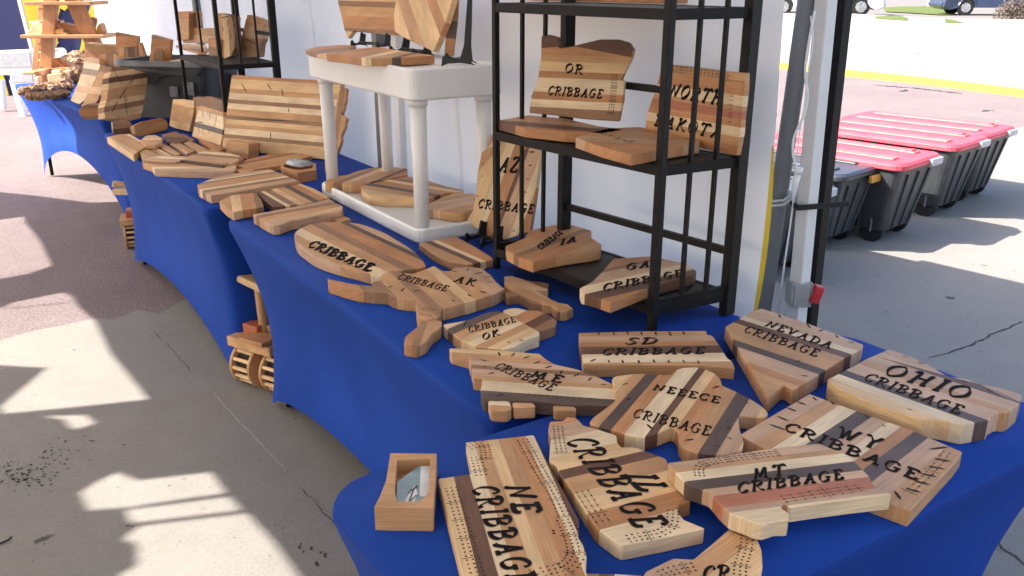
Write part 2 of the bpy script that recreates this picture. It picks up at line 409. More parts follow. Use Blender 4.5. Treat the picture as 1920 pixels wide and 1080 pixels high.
# ---------------------------------------------------------------- ground
def ground_mat(name, c1, c2, spots, grain, pebble=0., stain=None, rough=.9):
    m = bpy.data.materials.new(name); m.use_nodes = True; MATS[name] = m
    n = m.node_tree.nodes; l = m.node_tree.links; b = n['Principled BSDF']; b.inputs['Roughness'].default_value = rough
    b.inputs['Specular IOR Level'].default_value = .2
    tc = n.new('ShaderNodeTexCoord')
    def noise(sc, det=5, r=.6):
        z = n.new('ShaderNodeTexNoise'); z.inputs['Scale'].default_value = sc; z.inputs['Detail'].default_value = det; z.inputs['Roughness'].default_value = r
        l.new(tc.outputs['Object'], z.inputs['Vector']); return z
    big = noise(.9, 7, .65); fine = noise(grain, 6, .75); spot = noise(spots, 3, .5); mid = noise(7, 6, .7)
    cr = n.new('ShaderNodeValToRGB'); cr.color_ramp.elements[0].position = .32; cr.color_ramp.elements[1].position = .68
    cr.color_ramp.elements[0].color = (*c2, 1); cr.color_ramp.elements[1].color = (*c1, 1)
    a = n.new('ShaderNodeMix'); a.data_type = 'FLOAT'; a.inputs[0].default_value = .45
    l.new(big.outputs['Fac'], a.inputs[2]); l.new(mid.outputs['Fac'], a.inputs[3]); l.new(a.outputs[0], cr.inputs[0])
    f = n.new('ShaderNodeMapRange'); f.inputs[1].default_value = .3; f.inputs[2].default_value = .7; f.inputs[3].default_value = 1-.16-pebble; f.inputs[4].default_value = 1.1+pebble*.6
    l.new(fine.outputs['Fac'], f.inputs[0])
    s = n.new('ShaderNodeMapRange'); s.inputs[1].default_value = .70; s.inputs[2].default_value = .74; s.inputs[3].default_value = 1; s.inputs[4].default_value = .35
    l.new(spot.outputs['Fac'], s.inputs[0])
    mu = n.new('ShaderNodeMath'); mu.operation = 'MULTIPLY'; l.new(f.outputs[0], mu.inputs[0]); l.new(s.outputs[0], mu.inputs[1])
    mx = n.new('ShaderNodeVectorMath'); mx.operation = 'SCALE'; l.new(cr.outputs[0], mx.inputs[0]); l.new(mu.outputs[0], mx.inputs['Scale'])
    l.new(mx.outputs[0], b.inputs['Base Color'])
    bp = n.new('ShaderNodeBump'); bp.inputs['Strength'].default_value = .35+pebble; bp.inputs['Distance'].default_value = .006
    l.new(fine.outputs['Fac'], bp.inputs['Height']); l.new(bp.outputs[0], b.inputs['Normal'])
    return m
M_conc = ground_mat('worn concrete', (.305,.28,.252), (.25,.23,.208), 9, 120)
M_asph = ground_mat('pinkish asphalt', (.29,.228,.222), (.205,.16,.157), 14, 75, pebble=.42)
M_road = ground_mat('sunlit road', (.44,.43,.42), (.37,.36,.35), 6, 60)
M_walk = ground_mat('pavement concrete', (.36,.32,.28), (.31,.275,.24), 6, 60)
M_kerb = ground_mat('yellow kerb paint', (.62,.46,.06), (.55,.40,.06), 12, 60)
M_lot = ground_mat('car park surface', (.24,.215,.20), (.19,.17,.16), 6, 50)
M_grass = ground_mat('grass', (.16,.19,.055), (.09,.125,.03), 5, 25, pebble=.3)
def sheet(name, pts, z, mat, th=0, **k):
    bm = nb()
    vs = [Vector((p[0], p[1], 0)) for p in pts]
    tri = tessellate_polygon([vs]); V = [bm.verts.new((v.x, v.y, z)) for v in vs]
    for t in tri: bm.faces.new([V[i] for i in t])
    if th:
        n = len(V); B = [bm.verts.new((v.x, v.y, z-th)) for v in vs]
        for i in range(n): bm.faces.new((V[i], V[(i+1) % n], B[(i+1) % n], B[i]))
    return link(name, bm, mat, kind='structure', **k)
def gp(l, z=0): return [at(x, y, z) for x, y in l]
sheet('ground', [(-200,-60),(250,-60),(250,300),(-200,300)], 0, M_asph)
# concrete slab on the near side of the ragged joint
rnd = random.Random(4)
jl = [at(-700, 820), at(-300, 700), at(0, 640), at(60, 622), at(110, 613), at(180, 598), at(215, 600), at(260, 582), at(300, 590), at(340, 566), at(395, 548)]
j2 = [at(395, 548) + (Vector((6.4, 10.35, 0))-at(395, 548))*(i/14) + Vector((rnd.uniform(-.06,.06), rnd.uniform(-.06,.06), 0)) for i in range(1, 15)]
j3 = [Vector((9, 9.2, 0)), Vector((30, 2, 0)), Vector((30, -25, 0)), Vector((-25, -25, 0)), Vector((-25, -8, 0))]
sheet('concrete_slab', jl+j2+j3, .004, M_conc)
# far side: kerb, pavement, road, opposite pavement, grass, car park
kerb_near = gp([(1400,124),(1470,130),(1593,144),(1700,155),(1797,167),(1914,182),(2050,204),(2300,262)])
kerb_far = gp([(1400,112),(1470,118),(1593,131),(1700,142),(1797,154),(1914,168),(2050,188),(2300,240)])
kn = kerb_near; kf = [a+(b-a).normalized()*.15 for a, b in zip(kerb_near, kerb_far)]
sheet('kerb', kn+kf[::-1], .10, M_kerb, th=.10)
road_edge = gp([(1380,86),(1470,92),(1580,104),(1700,113),(1920,140),(2100,168),(2500,260)])
sheet('pavement', kf+road_edge[::-1], .097, M_walk, th=.097)
opp = gp([(1380,28),(1470,33),(1600,42),(1700,50),(1760,54),(1920,63),(2100,74),(2500,104)])
sheet('road', road_edge+opp[::-1], .006, M_road)
opp2 = gp([(1380,20),(1470,25),(1600,32),(1700,38),(1770,41),(1920,44),(2100,50),(2500,72)])
sheet('far_pavement', opp+opp2[::-1], .14, M_walk, th=.14)
lot2 = gp([(1380,-20),(1600,-20),(1900,-20),(2500,-10)])
sheet('car_park', opp2+lot2[::-1], .02, M_lot)
g1 = gp([(1655,16),(1700,14),(1766,13),(1768,20),(1795,30),(1760,30),(1700,26),(1660,24)])
sheet('grass_strip', g1, .06, M_grass)
sheet('verge_grass', gp([(1640,38),(1680,36),(1702,41),(1700,47),(1660,44),(1640,42)]), .15, M_grass)
sheet('kerb_grass', gp([(1771,42),(1790,46),(1808,52),(1771,51)]), .15, M_grass)
# joints and cracks in the slab
M_crk = pmat('dark joint dirt', (.05,.045,.042), .9); M_crl = pmat('pale scratch', (.45,.43,.40), .8)
M_crl2 = pmat('dusty road patch', (.20,.20,.20), .9)
def ribbon(name, px, w, mat, z=.0065, jit=.006, seed=1):
    r = random.Random(seed); bm = nb(); pts = [at(*p) for p in px]; q = []
    for a, b in zip(pts, pts[1:]):
        k = max(2, int((b-a).length/.03))
        q += [a+(b-a)*(i/k)+Vector((r.uniform(-jit, jit), r.uniform(-jit, jit), 0)) for i in range(k)]
    q.append(pts[-1]); prev = None
    for i, p in enumerate(q):
        d = (q[min(i+1, len(q)-1)]-q[max(i-1, 0)]).normalized(); n_ = Vector((-d.y, d.x, 0))*w*r.uniform(.3, 1)*(.2 if i in (0, len(q)-1) else 1)
        c = (bm.verts.new((p.x+n_.x, p.y+n_.y, z)), bm.verts.new((p.x-n_.x, p.y-n_.y, z)))
        if prev: bm.faces.new((prev[0], prev[1], c[1], c[0]))
        prev = c
    return link(name, bm, mat, kind='structure')
ribbon('ground_crack', [(400,738),(418,760),(440,784),(480,824),(512,860),(538,886)], .0028, M_crl, seed=2, jit=.002)
ribbon('ground_crack', [(290,625),(310,645),(332,668),(358,700)], .002, M_crk, seed=3)
ribbon('ground_crack', [(565,914),(585,940),(610,965),(628,985)], .002, M_crk, seed=4)
ribbon('ground_crack', [(1918,605),(1880,620),(1850,633),(1820,650),(1785,662),(1740,672)], .006, M_crk, seed=5)
ribbon('ground_crack', [(1842,985),(1862,1005),(1880,1032),(1900,1045),(1935,1075)], .004, M_crk, seed=6)
ribbon('ground_crack', [(1868,1012),(1862,1030),(1885,1040)], .003, M_crk, seed=7)
ribbon('ground_crack', [(0,579),(50,576),(100,571),(150,566)], .004, M_crk, seed=8, jit=.008)
ribbon('ground_crack', [(0,522),(40,512),(90,508)], .003, M_crk, seed=9, jit=.006)
for i_, c_ in enumerate(([(1608,78),(1640,76),(1680,76),(1745,80)], [(1652,87),(1680,89)], [(1650,104),(1720,101),(1790,106),(1840,112)], [(1700,116),(1780,118),(1815,116)], [(1857,131),(1885,136),(1916,138)])):
    ribbon('road_crack', c_, .05, M_crl2, z=.012 if i_ < 3 else .115, seed=20+i_, jit=.05)
for i_, c_ in enumerate(([(1690,172),(1702,169)], [(1843,209),(1862,207)], [(1640,160),(1720,166),(1800,176)])):
    ribbon('asphalt_crack', c_, .035, M_crk, z=.007, seed=30+i_, jit=.03)
rs = random.Random(12); bm = nb()                           # dark speckled stains
def blot(c, r):
    k = rs.randint(5, 8); a0 = rs.uniform(0, 6)
    bm.faces.new([bm.verts.new((c.x+r*rs.uniform(.4,1.2)*math.cos(a0+6.283*i/k), c.y+r*rs.uniform(.4,1.2)*math.sin(a0+6.283*i/k), .0064)) for i in range(k)])
for cx, cy, sx, sy, cnt in ((60,885,55,22,70),(100,850,40,12,20),(45,900,45,14,40),(160,830,50,10,10),(1210*.3,700,60,40,0)):
    for _ in range(cnt): blot(at(cx+rs.gauss(0, sx*.6), cy+rs.gauss(0, sy*.6)), rs.uniform(.002, .007))
for _ in range(80):
    x, y = rs.uniform(0, 700), rs.uniform(620, 1075); blot(at(x, y), rs.uniform(.0015, .004))
for _ in range(40):
    x, y = rs.uniform(1560, 1915), rs.uniform(380, 760); blot(at(x, y), rs.uniform(.002, .006))
for cx, cy in ((560,1030),(585,1035),(590,1060),(610,1042)):
    for _ in range(3): blot(at(cx+rs.gauss(0, 5), cy+rs.gauss(0, 3)), .006)
link('ground_stains', bm, M_crk, kind='structure')
bm = nb(); tube(bm, [at(-12, 1024, .006), at(5, 1017, .008), at(16, 1012, .012), at(22, 1006, .018)], .003, 6)
link('twig', bm, M_burn, label='small dark twig lying on the concrete at the left edge', cat='twig')

# ---------------------------------------------------------------- unseen canopy overhead; outline and holes shaped to cast the shade and sun patches
CH = 2.2
def shade(px):
    g = at(*px); return Vector((g.x-SUN_DISP[0]*CH, g.y-SUN_DISP[1]*CH, CH))
m = bpy.data.materials.new('white canopy fabric'); m.use_nodes = True; M_can = m
n_ = m.node_tree.nodes; l_ = m.node_tree.links
df = n_.new('ShaderNodeBsdfDiffuse'); tr = n_.new('ShaderNodeBsdfTranslucent'); mxs = n_.new('ShaderNodeMixShader'); ad = n_.new('ShaderNodeTexNoise'); ad.inputs['Scale'].default_value = 40
df.inputs[0].default_value = (.8,.8,.8,1); tr.inputs[0].default_value = (.85,.82,.78,1); mxs.inputs[0].default_value = .42
l_.new(df.outputs[0], mxs.inputs[1]); l_.new(tr.outputs[0], mxs.inputs[2]); l_.new(mxs.outputs[0], n_['Material Output'].inputs[0])
right = [(1600,515),(1750,562),(1925,614)]
def sw(v): return v
a1 = shade(right[0]); a2 = shade(right[2]); dr = (a2-a1).normalized()
outer = [a1 - dr*4.2, a1, a2, a2 + dr*7.5]
back = outer[-1] + Vector((-9.0, -5.0, 0)); outer.append(back)
outer += [back + Vector((-4.5, 6.5, 0)), shade((-420, 358)), shade((0, 360)), shade((60, 366)), shade((170, 380)), shade((350, 374))]
holes = [
 [(-330,425),(0,412),(45,406),(50,420),(75,450),(98,498),(60,512),(0,523),(-330,560)],
 [(-330,640),(0,578),(25,567),(120,548),(137,556),(148,575),(182,604),(210,662),(282,750),(150,764),(12,777),(3,765),(92,691),(0,686),(-330,700)],
 [(83,782),(165,780),(183,795),(145,807),(132,799),(124,788),(105,785)],
 [(155,925),(190,903),(225,887),(262,903),(400,887),(428,926),(300,944),(250,952),(170,958)],
 [(240,958),(300,951),(434,933),(458,958),(255,982),(246,975)],
 [(235,1012),(264,989),(320,982),(468,964),(520,1020),(570,1090),(640,1250),(300,1260),(225,1082),(262,1062),(262,1022)],
]
hs = [[shade(p) for p in h] for h in holes]
tri = tessellate_polygon([[Vector((p.x, p.y, 0)) for p in outer]] + [[Vector((p.x, p.y, 0)) for p in h] for h in hs])
bm = nb(); V = [bm.verts.new((p.x, p.y, CH)) for p in outer+[q for h in hs for q in h]]
for t in tri:
    try: bm.faces.new([V[i] for i in t])
    except ValueError: pass
can = link('canopy', bm, M_can, label='unseen white fabric canopy over the blue tables, holed to cast the sun patches', cat='canopy')
bm = nb(); q_ = [W(-1.45, 5.2, CH+.012), W(.02, 5.2, CH+.012), W(.02, 8.9, CH+.012), W(-1.2, 8.9, CH+.012)]
extr(bm, q_, Vector((0, 0, .004))); link('wall_shade_sheet', bm, M_can, can)  # unseen sheet added to keep direct sun off the far tent wall
sol = can.modifiers.new('s', 'SOLIDIFY'); sol.thickness = .003

# ---------------------------------------------------------------- white side wall of the tent behind the tables
def wall_fabric(name, base, k=.35):
    m = bpy.data.materials.new(name); m.use_nodes = True; MATS[name] = m; n = m.node_tree.nodes; l = m.node_tree.links
    d = n['Principled BSDF']; d.inputs['Base Color'].default_value = (*base, 1); d.inputs['Roughness'].default_value = .55; d.inputs['Specular IOR Level'].default_value = .3
    t = n.new('ShaderNodeBsdfTranslucent'); t.inputs[0].default_value = (*base, 1)
    mx = n.new('ShaderNodeMixShader'); mx.inputs[0].default_value = k
    l.new(d.outputs[0], mx.inputs[1]); l.new(t.outputs[0], mx.inputs[2]); l.new(mx.outputs[0], n['Material Output'].inputs[0])
    tc = n.new('ShaderNodeTexCoord'); nz = n.new('ShaderNodeTexNoise'); nz.inputs['Scale'].default_value = 700
    l.new(tc.outputs['Object'], nz.inputs['Vector'])
    bp = n.new('ShaderNodeBump'); bp.inputs['Strength'].default_value = .05; l.new(nz.outputs['Fac'], bp.inputs['Height']); l.new(bp.outputs[0], d.inputs['Normal'])
    return m
M_wall = wall_fabric('white tent fabric', (.90,.90,.90), .42); M_wyel = wall_fabric('yellow trim fabric', (.72,.52,.05))
root = empty('tent_side_wall', W(.06, 4, 0), label='white fabric tent side wall hanging behind the blue tables', cat='tent wall')
bm = nb(); NR, NZ = 110, 26; rw = random.Random(3)
def wq(r, z): return .045 + .014*math.sin(1.7*r-3.0*z+.8)*math.sin(.9*r+1.2*z) + .005*math.sin(9*r+6*z*math.sin(r))+ .016*math.sin(r*2.1+z*1.3) + .010*math.sin(r*5.3-z*2.2) + .006*math.sin(r*11+z*4.5+1) + (.012*math.sin(z*3.1+1) if r < .15 else 0)
grid = []
for i in range(NR+1):
    r = .03 + 9.1*i/NR; row = []
    for j in range(NZ+1):
        z = 2.2*j/NZ + .02
        rr = r + (.028*math.sin(z*4.3+.6) if i == 0 else 0)
        row.append(bm.verts.new(W(wq(r, z), rr, z)-W(.06, 4, 0)))
    grid.append(row)
for a, b in zip(grid, grid[1:]):
    for j in range(NZ): bm.faces.new((a[j], b[j], b[j+1], a[j+1]))
link('fabric_panel', bm, M_wall, root, smooth=True)
for rs_ in (1.55, 3.1, 4.65, 6.2, 7.75):
    bm = nb(); prev = None
    for j in range(27):
        z = .02+2.2*j/26; c = [bm.verts.new(W(wq(x, z)-.003, x, z)-W(.06, 4, 0)) for x in (rs_, rs_+.022)]
        if prev: bm.faces.new((prev[0], prev[1], c[1], c[0]))
        prev = c
    link('seam', bm, M_wall, root, smooth=True)
bm = nb(); prev = None                                     # yellow edging along the free edge
for j in range(31):
    z = .72 + .46*j/30; w = .013*math.sin(math.pi*min(1, (j+3)/33))**.6
    rr = .03 + .028*math.sin(z*4.3+.6)
    c = [bm.verts.new(W(wq(.03, z)-.004, x, z)-W(.06, 4, 0)) for x in (rr+.004, rr-w)]
    if prev: bm.faces.new((prev[0], prev[1], c[1], c[0]))
    prev = c
link('yellow_edging', bm, M_wyel, root, smooth=True)

# ---------------------------------------------------------------- tables under blue stretch covers
TZ = .76
def table(P, ang, L, D, label_c, label_t, arch_f=.12, arch_e=.12, ins=(.06, .09), pinch=.03, top=TZ, rcorner=.035):
    """P: far-front corner; long axis runs along ang; D to its left-hand side."""
    ux = Vector((math.cos(ang), math.sin(ang), 0)); uy = Vector((-ux.y, ux.x, 0))
    o = empty('folding_table', (P.x, P.y, 0), ang, label=label_t, cat='table', group='folding tables under blue covers')
    bm = nb(); box(bm, (L/2, D/2, top-.035), (L-.14, D-.14, .03)); link('tabletop', bm, M_white, o, bevel=.006)
    for x, y in ((ins[0]+.05, ins[1]+.05), (L-ins[0]-.05, ins[1]+.05), (ins[0]+.05, D-ins[1]-.05), (L-ins[0]-.05, D-ins[1]-.05)):
        bm = nb(); tube(bm, [(x, y, .01), (x, y, top-.05)], .014, 10); link('leg', bm, M_black, o)
    bm = nb(); NS = 26; R = rcorner
    ts = [0, .01, .035, .08, .16, .26, .38, .5, .62, .74, .86, .94, 1.0]
    rings = []
    for t in ts:
        ring = []
        e = t**.75
        x0 = ins[0]*e; x1 = L-ins[0]*e; y0 = ins[1]*e; y1 = D-ins[1]*e
        for side in range(4):
            for k in range(NS):
                s = k/NS; w = math.sin(math.pi*s)
                arch = (arch_f if side in (0, 2) else arch_e)*(w**.62)
                pn = pinch*(1 if side in (0, 2) else .8)*w*math.sin(math.pi*min(1, t*1.15)*.9)
                if side == 0: p = (x0+(x1-x0)*s, y0+pn)
                elif side == 1: p = (x1-pn, y0+(y1-y0)*s)
                elif side == 2: p = (x1-(x1-x0)*s, y1-pn)
                else: p = (x0+pn, y1-(y1-y0)*s)
                # corner pull: stretched cloth is drawn in between top corner and foot
                cpull = .045*math.sin(math.pi*t)*(abs(2*s-1)**6)
                cx, cy = L/2, D/2
                d = Vector((cx-p[0], cy-p[1])); d.x = math.copysign(1, d.x) if abs(d.x) > .02 else 0; d.y = math.copysign(1, d.y) if abs(d.y) > .02 else 0
                p = (p[0]+d.x*cpull, p[1]+d.y*cpull)
                # round the plan corners of the top
                if t < .3:
                    for qx, qy in ((0, 0), (L, 0), (0, D), (L, D)):
                        dx = abs(p[0]-qx); dy = abs(p[1]-qy)
                        if dx < R and dy < R:
                            vx, vy = R-dx, R-dy; ll = math.hypot(vx, vy)
                            if ll > R: p = (qx+math.copysign(R-vx*R/ll, L/2-qx), qy+math.copysign(R-vy*R/ll, D/2-qy))
                ztop = top - (.012 if t > .015 else (.004 if t > .005 else 0))
                z = ztop + (arch+.012-ztop)*t
                sh = .006 if t == 0 else (.0015 if t == .01 else 0)
                p = (p[0]+(L/2-p[0])*sh/(L/2), p[1]+(D/2-p[1])*sh/(D/2))
                ring.append(bm.verts.new((p[0], p[1], z)))
        rings.append(ring)
    n = NS*4
    for a, b in zip(rings, rings[1:]):
        for k in range(n): bm.faces.new((a[k], b[k], b[(k+1) % n], a[(k+1) % n]))
    f = bm.faces.new(rings[0])
    c = link('table_cover', bm, M_blue, smooth=True, label=label_c, cat='table cover', group='blue stretch table covers')
    c.location = (P.x, P.y, 0); c.rotation_euler = (0, 0, ang)
    return o
rowang = math.atan2(-.837, .547)
pB = at(420, 412, TZ)
table(pB, rowang, 1.80, .83, 'blue stretch cover on the second table, under the white plastic stand and nearest rack', 'folding table hidden under the blue cover beneath the white plastic stand', .15, .12, (.02, .10), .045)
pC = at(190, 250, TZ)
table(pC, math.atan2(-.830, .557), 2.03, .86, 'blue stretch cover on the third table, under the large striped upright board', 'folding table hidden under the blue cover beneath the large striped board', .13, .12, (.06, .06), .04)
pD = at(24, 158, TZ)
table(pD, math.atan2(-.772, .636), 2.42, .80, 'brightly lit blue stretch cover on the farthest table, under the wooden ladder display', 'farthest folding table, its black leg showing under the arched blue cover', .34, .30, (.05, .10), .05)
angA = math.atan2(.543, .84); pA = Vector((-.272, 1.315, 0)); uA = Vector((math.cos(angA), math.sin(angA), 0)); vA = Vector((uA.y, -uA.x, 0))
table(pA + vA*.61 - uA*.08, angA, 1.32, .60, 'blue stretch cover on the nearest table, standing crosswise in the foreground', 'folding table hidden under the nearest blue cover in the foreground', .12, .12, (.10, .08), .05, top=TZ+.006, rcorner=.10)

# ---------------------------------------------------------------- black metal racks
def rack(name, label, FR, FL, BR, BL, levels, zt, panels, feet_z=TZ, post=.020, rear=.036, rails=(), low=.83):
    c = (FR+FL+BR+BL)/4; c = Vector((c.x, c.y, feet_z)); o = empty(name, c, label=label, cat='rack', group='black metal shelf racks on the tables')
    loc = lambda p, z: Vector((p.x-c.x, p.y-c.y, z-feet_z))
    up = Vector((0, 0, 1)); e = (FL-FR).normalized()
    for p, w in ((FR, post), (FL, post*.8), (BR, rear), (BL, rear)):
        bm = nb(); bar(bm, loc(p, feet_z), loc(p, zt), w, w*.7 if w > .03 else w, up=e); link('post', bm, M_black, o, bevel=.002)
    for i, z in enumerate(levels):
        bm = nb()
        for a, b in ((FR, FL), (FR, BR), (BR, BL), (FL, BL)): bar(bm, loc(a, z-.012), loc(b, z-.012), .014, .024)
        link('shelf_frame', bm, M_black, o, bevel=.0015)
        bm = nb()
        q = [loc(p, z-.002) for p in (FR, FL, BL, BR)]; cc = sum(q, Vector())/4
        extr(bm, [cc+(p-cc)*.97 for p in q], Vector((0, 0, -.006))); link('shelf_panel', bm, M_shelf, o)
    for a, b in ((FR, BR), (FL, BL)):
        for t in (.36, .68):
            p = a+(b-a)*t; bm = nb(); bar(bm, loc(p, levels[0]-.004), loc(p, zt-.02), .0095, up=e); link('side_bar', bm, M_black, o)
    for z in rails:
        bm = nb(); bar(bm, loc(BL, z), loc(BR, z), .014, .018); link('back_rail', bm, M_black, o)
        if z < 1:
            for a, b in ((FL, BL), (FR, BR)):
                bm = nb(); bar(bm, loc(a, low), loc(b, low), .013, .016); link('end_rail', bm, M_black, o)
    return o
r1 = [at(1222, 618, TZ), at(932, 503, TZ), at(1362, 588, TZ), at(1056, 484, TZ)]
rack('shelf_rack', 'tall black metal shelf rack with lettered boards, nearest the tent leg', *r1, (.822, 1.165, 1.508), 2.02, 3, rails=(.925, 1.30, 1.66))
r2 = [W(-.45, 3.08, TZ), W(-.47, 3.78, TZ), W(-.17, 3.08, TZ), W(-.17, 3.70, TZ)]
rack('shelf_rack', 'black metal shelf rack beside the grey storage tote, holding rough wood blocks', *r2, (1.165, 1.508), 2.02, 3, rails=(1.30, 1.66))

# ---------------------------------------------------------------- white plastic two-tier stand
S = [Vector((-.302, 2.715, TZ)), Vector((-.745, 3.395, TZ))]; e_ = (S[1]-S[0]).normalized(); dS = Vector((-e_.y, e_.x, 0)); dS = -dS if dS.y < 0 else dS
if dS.dot(Vector((.837,.547,0))) < 0: dS = -dS
LS = (S[1]-S[0]).length; DS = .30
o = empty('plastic_stand', S[0], math.atan2(e_.y, e_.x), label='white plastic two tier stand on the second blue table with boards on both tiers', cat='stand')
sg = -1 if (Vector((-e_.y, e_.x, 0)).dot(dS) < 0) else 1
def tray(bm, x0, x1, y0, y1, z0, z1, lip):
    R = .03; pts = []
    for cx, cy, a in ((x1-R, y1-R, 0), (x0+R, y1-R, 90), (x0+R, y0+R, 180), (x1-R, y0+R, 270)):
        for k in range(5):
            t = math.radians(a+k*22.5); pts.append((cx+R*math.cos(t), cy+R*math.sin(t)))
    cx, cy = (x0+x1)/2, (y0+y1)/2
    def off(d): return [(p[0]-math.copysign(min(d, abs(p[0]-cx)), p[0]-cx), p[1]-math.copysign(min(d, abs(p[1]-cy)), p[1]-cy)) for p in pts]
    prof = [(0.004, z0), (0, z0+.006), (0, z1-.006), (.003, z1), (.012, z1), (.016, z1-.004), (.02, z1-lip)]
    rings = [[bm.verts.new((q[0], sg*q[1], z)) for q in off(d)] for d, z in prof]
    n = len(pts)
    for a, b in zip(rings, rings[1:]):
        for k in range(n): bm.faces.new((a[k], a[(k+1) % n], b[(k+1) % n], b[k]))
    bm.faces.new(rings[-1]); bm.faces.new(rings[0][::-1])
bm = nb(); tray(bm, -.015, LS+.02, -.01, DS+.01, 0, .048, .022); link('lower_tray', bm, M_plas, o, smooth=False)
bm = nb(); tray(bm, -.02, LS+.05, -.015, DS+.02, .455, .552, .008); link('upper_tray', bm, M_plas, o, smooth=False)
for x, y in ((.03, .03), (LS-.02, .03), (.03, DS-.03), (LS-.02, DS-.03)):
    bm = nb(); tube(bm, [(x, sg*y, .02), (x, sg*y, .25), (x, sg*y, .46)], [.0235, .0245, .026], 20); tube(bm, [(x, sg*y, .435), (x, sg*y, .458)], .031, 20)
    link('leg', bm, M_plas, o)

# ---------------------------------------------------------------- poles and legs of the tents
def pole(name, label, cat, p0, p1, w, mat, square=True, parent=None, rz=0):
    c = Vector((p0.x, p0.y, p0.z)); bm = nb()
    if square: bar(bm, (0, 0, 0), p1-p0, w, up=(.837, .547, 0))
    else: tube(bm, [(0, 0, 0), (p1-p0)*.5, p1-p0], w/2, 24)
    return link(name, bm, mat, label=label, cat=cat, bevel=.003 if square else 0, smooth=False, M=Matrix.Translation(c))
def upto(px_lo, px_hi, Y, z1=2.15):
    a = atY(*px_lo, Y); b = atY(*px_hi, Y); d = b-a
    lo = a + d*((0.0-a.z)/d.z); hi = a + d*((z1-a.z)/d.z); return lo, hi
lo, hi = upto((1494, 590), (1549, 0), 2.30); wleg = pole('tent_pole', 'white canopy pole with a grey foot clamp and red release tab beside the nearest board', 'tent pole', lo, hi, .040, M_white)
d_ = (hi-lo).normalized()
def onleg(py):                                             # point on the white leg seen at this row
    best = min((abs(zof(lo+(hi-lo)*t, py)-(lo+(hi-lo)*t).z), t) for t in [i/2000 for i in range(2001)]); return lo+(hi-lo)*best[1]
c = onleg(548)-lo; bm = nb()
for s in (-1, 1): box(bm, c+Vector((s*.026, 0, 0)), (.007, .056, .07))
for s in (-1, 1): box(bm, c+Vector((0, s*.026, 0)), (.045, .007, .07))
link('foot_clamp', bm, pmat('light grey clamp plastic', (.36,.36,.355), .4), wleg, bevel=.003)
bm = nb(); box(bm, c+Vector((.040, -.024, .004)), (.026, .03, .05), Matrix.Rotation(.25, 3, 'Y')); link('release_tab', bm, pmat('red plastic tab', (.55,.03,.035), .4), wleg, bevel=.004)
c = onleg(385)-lo; bm = nb(); bar(bm, c+Vector((-.034, -.03, 0)), c+Vector((.10, -.03, .012)), .006, .014); bar(bm, c+Vector((-.034, -.03, 0)), c+Vector((-.034, .03, 0)), .006, .014)
link('velcro_strap', bm, M_rub, wleg)
lo2, hi2 = upto((1517, 600), (1582, 0), 2.42); bl = pole('tent_pole', 'square black tent leg standing just behind the white canopy leg', 'tent pole', lo2, hi2, .036, M_black)
lo3, hi3 = upto((1430, 582), (1513, 0), 2.34); pole('grey_pole', 'thick grey round pole leaning beside the free edge of the white tent wall', 'pole', lo3, hi3, .047, M_grey, square=False)
g = onleg; bm = nb()
p = atY(1428, 382, 2.30)
t0 = [atY(1405, 350, 2.27), atY(1432, 375, 2.27), atY(1445, 386, 2.285), atY(1468, 384, 2.285), atY(1484, 372, 2.30)]
for dz in (0, .012): tube(bm, [q+Vector((0, 0, dz)) for q in t0], .004, 8)
tube(bm, [atY(1418, 352, 2.30), atY(1450, 362, 2.36), atY(1478, 360, 2.36)], .003, 6)
link('pole_tie', bm, pmat('clear vinyl tie', (.55,.52,.49), .35), label='clear plastic tie strap looped round the thick grey leaning pole', cat='tie strap')
bm = nb(); box(bm, atY(1408, 356, 2.27), (.022, .012, .028)); link('buckle', bm, M_ctn2, label='small grey buckle on the free edge of the tent wall', cat='buckle', bevel=.003)
cord = [(1528,20),(1520,60),(1512,110),(1510,140),(1514,180),(1508,215),(1497,238),(1488,262),(1487,290),(1493,310),(1497,318)]
bm = nb(); tube(bm, [tuple(v) for v in catmull([tuple(atY(x, y, 2.265)) for x, y in cord], 5)], .0035, 8)
tube(bm, [atY(1497, 314, 2.262), atY(1497, 325, 2.262)], [.014, .012], 12)
tube(bm, [tuple(v) for v in catmull([tuple(atY(x, y, 2.262)) for x, y in ((1520,30),(1524,80),(1514,140),(1508,200),(1499,250),(1494,300))], 4)], .002, 6)
tube(bm, [atY(1496, 326, 2.262), atY(1491, 345, 2.262), atY(1487, 378, 2.262)], [.010, .009, .003], 8)
link('white_cord', bm, M_plas, label='thin white cord with a toggle hanging along the white canopy leg', cat='cord')
bm = nb(); tube(bm, [atY(1490, 360, 2.30), atY(1482, 420, 2.305), atY(1470, 500, 2.31), atY(1458, 600, 2.32)], .0028, 6)
link('guy_rope', bm, M_plas, label='thin white rope running down between the grey pole and the white leg', cat='rope')
def rowpole(label, px_top, px_bot, q, r_, w, mat, name='tent_pole', cat='tent pole'):
    p = W(q, r_); return pole(name, label, cat, Vector((p.x, p.y, 0)), Vector((p.x, p.y, 2.15)), w, mat)
def find_r(q, x, z=1.2):
    best = None
    for i in range(1400):
        r_ = i*.01; p = W(q, r_, z); dep = p.y*CT-(z-EYE)*ST; xx = 960+F*p.x/dep
        if best is None or abs(xx-x) < best[0]: best = (abs(xx-x), r_)
    return best[1]
rowpole('grey square tent leg seen behind the white plastic stand', 0, 0, .03, find_r(.03, 712), .05, M_grey)
rowpole('white tent leg seen between the legs of the white plastic stand', 0, 0, .03, find_r(.03, 748), .04, M_plas)
rowpole('grey tent leg behind the rack that holds the rough blocks', 0, 0, .03, find_r(.03, 365, 1.5), .05, M_grey)

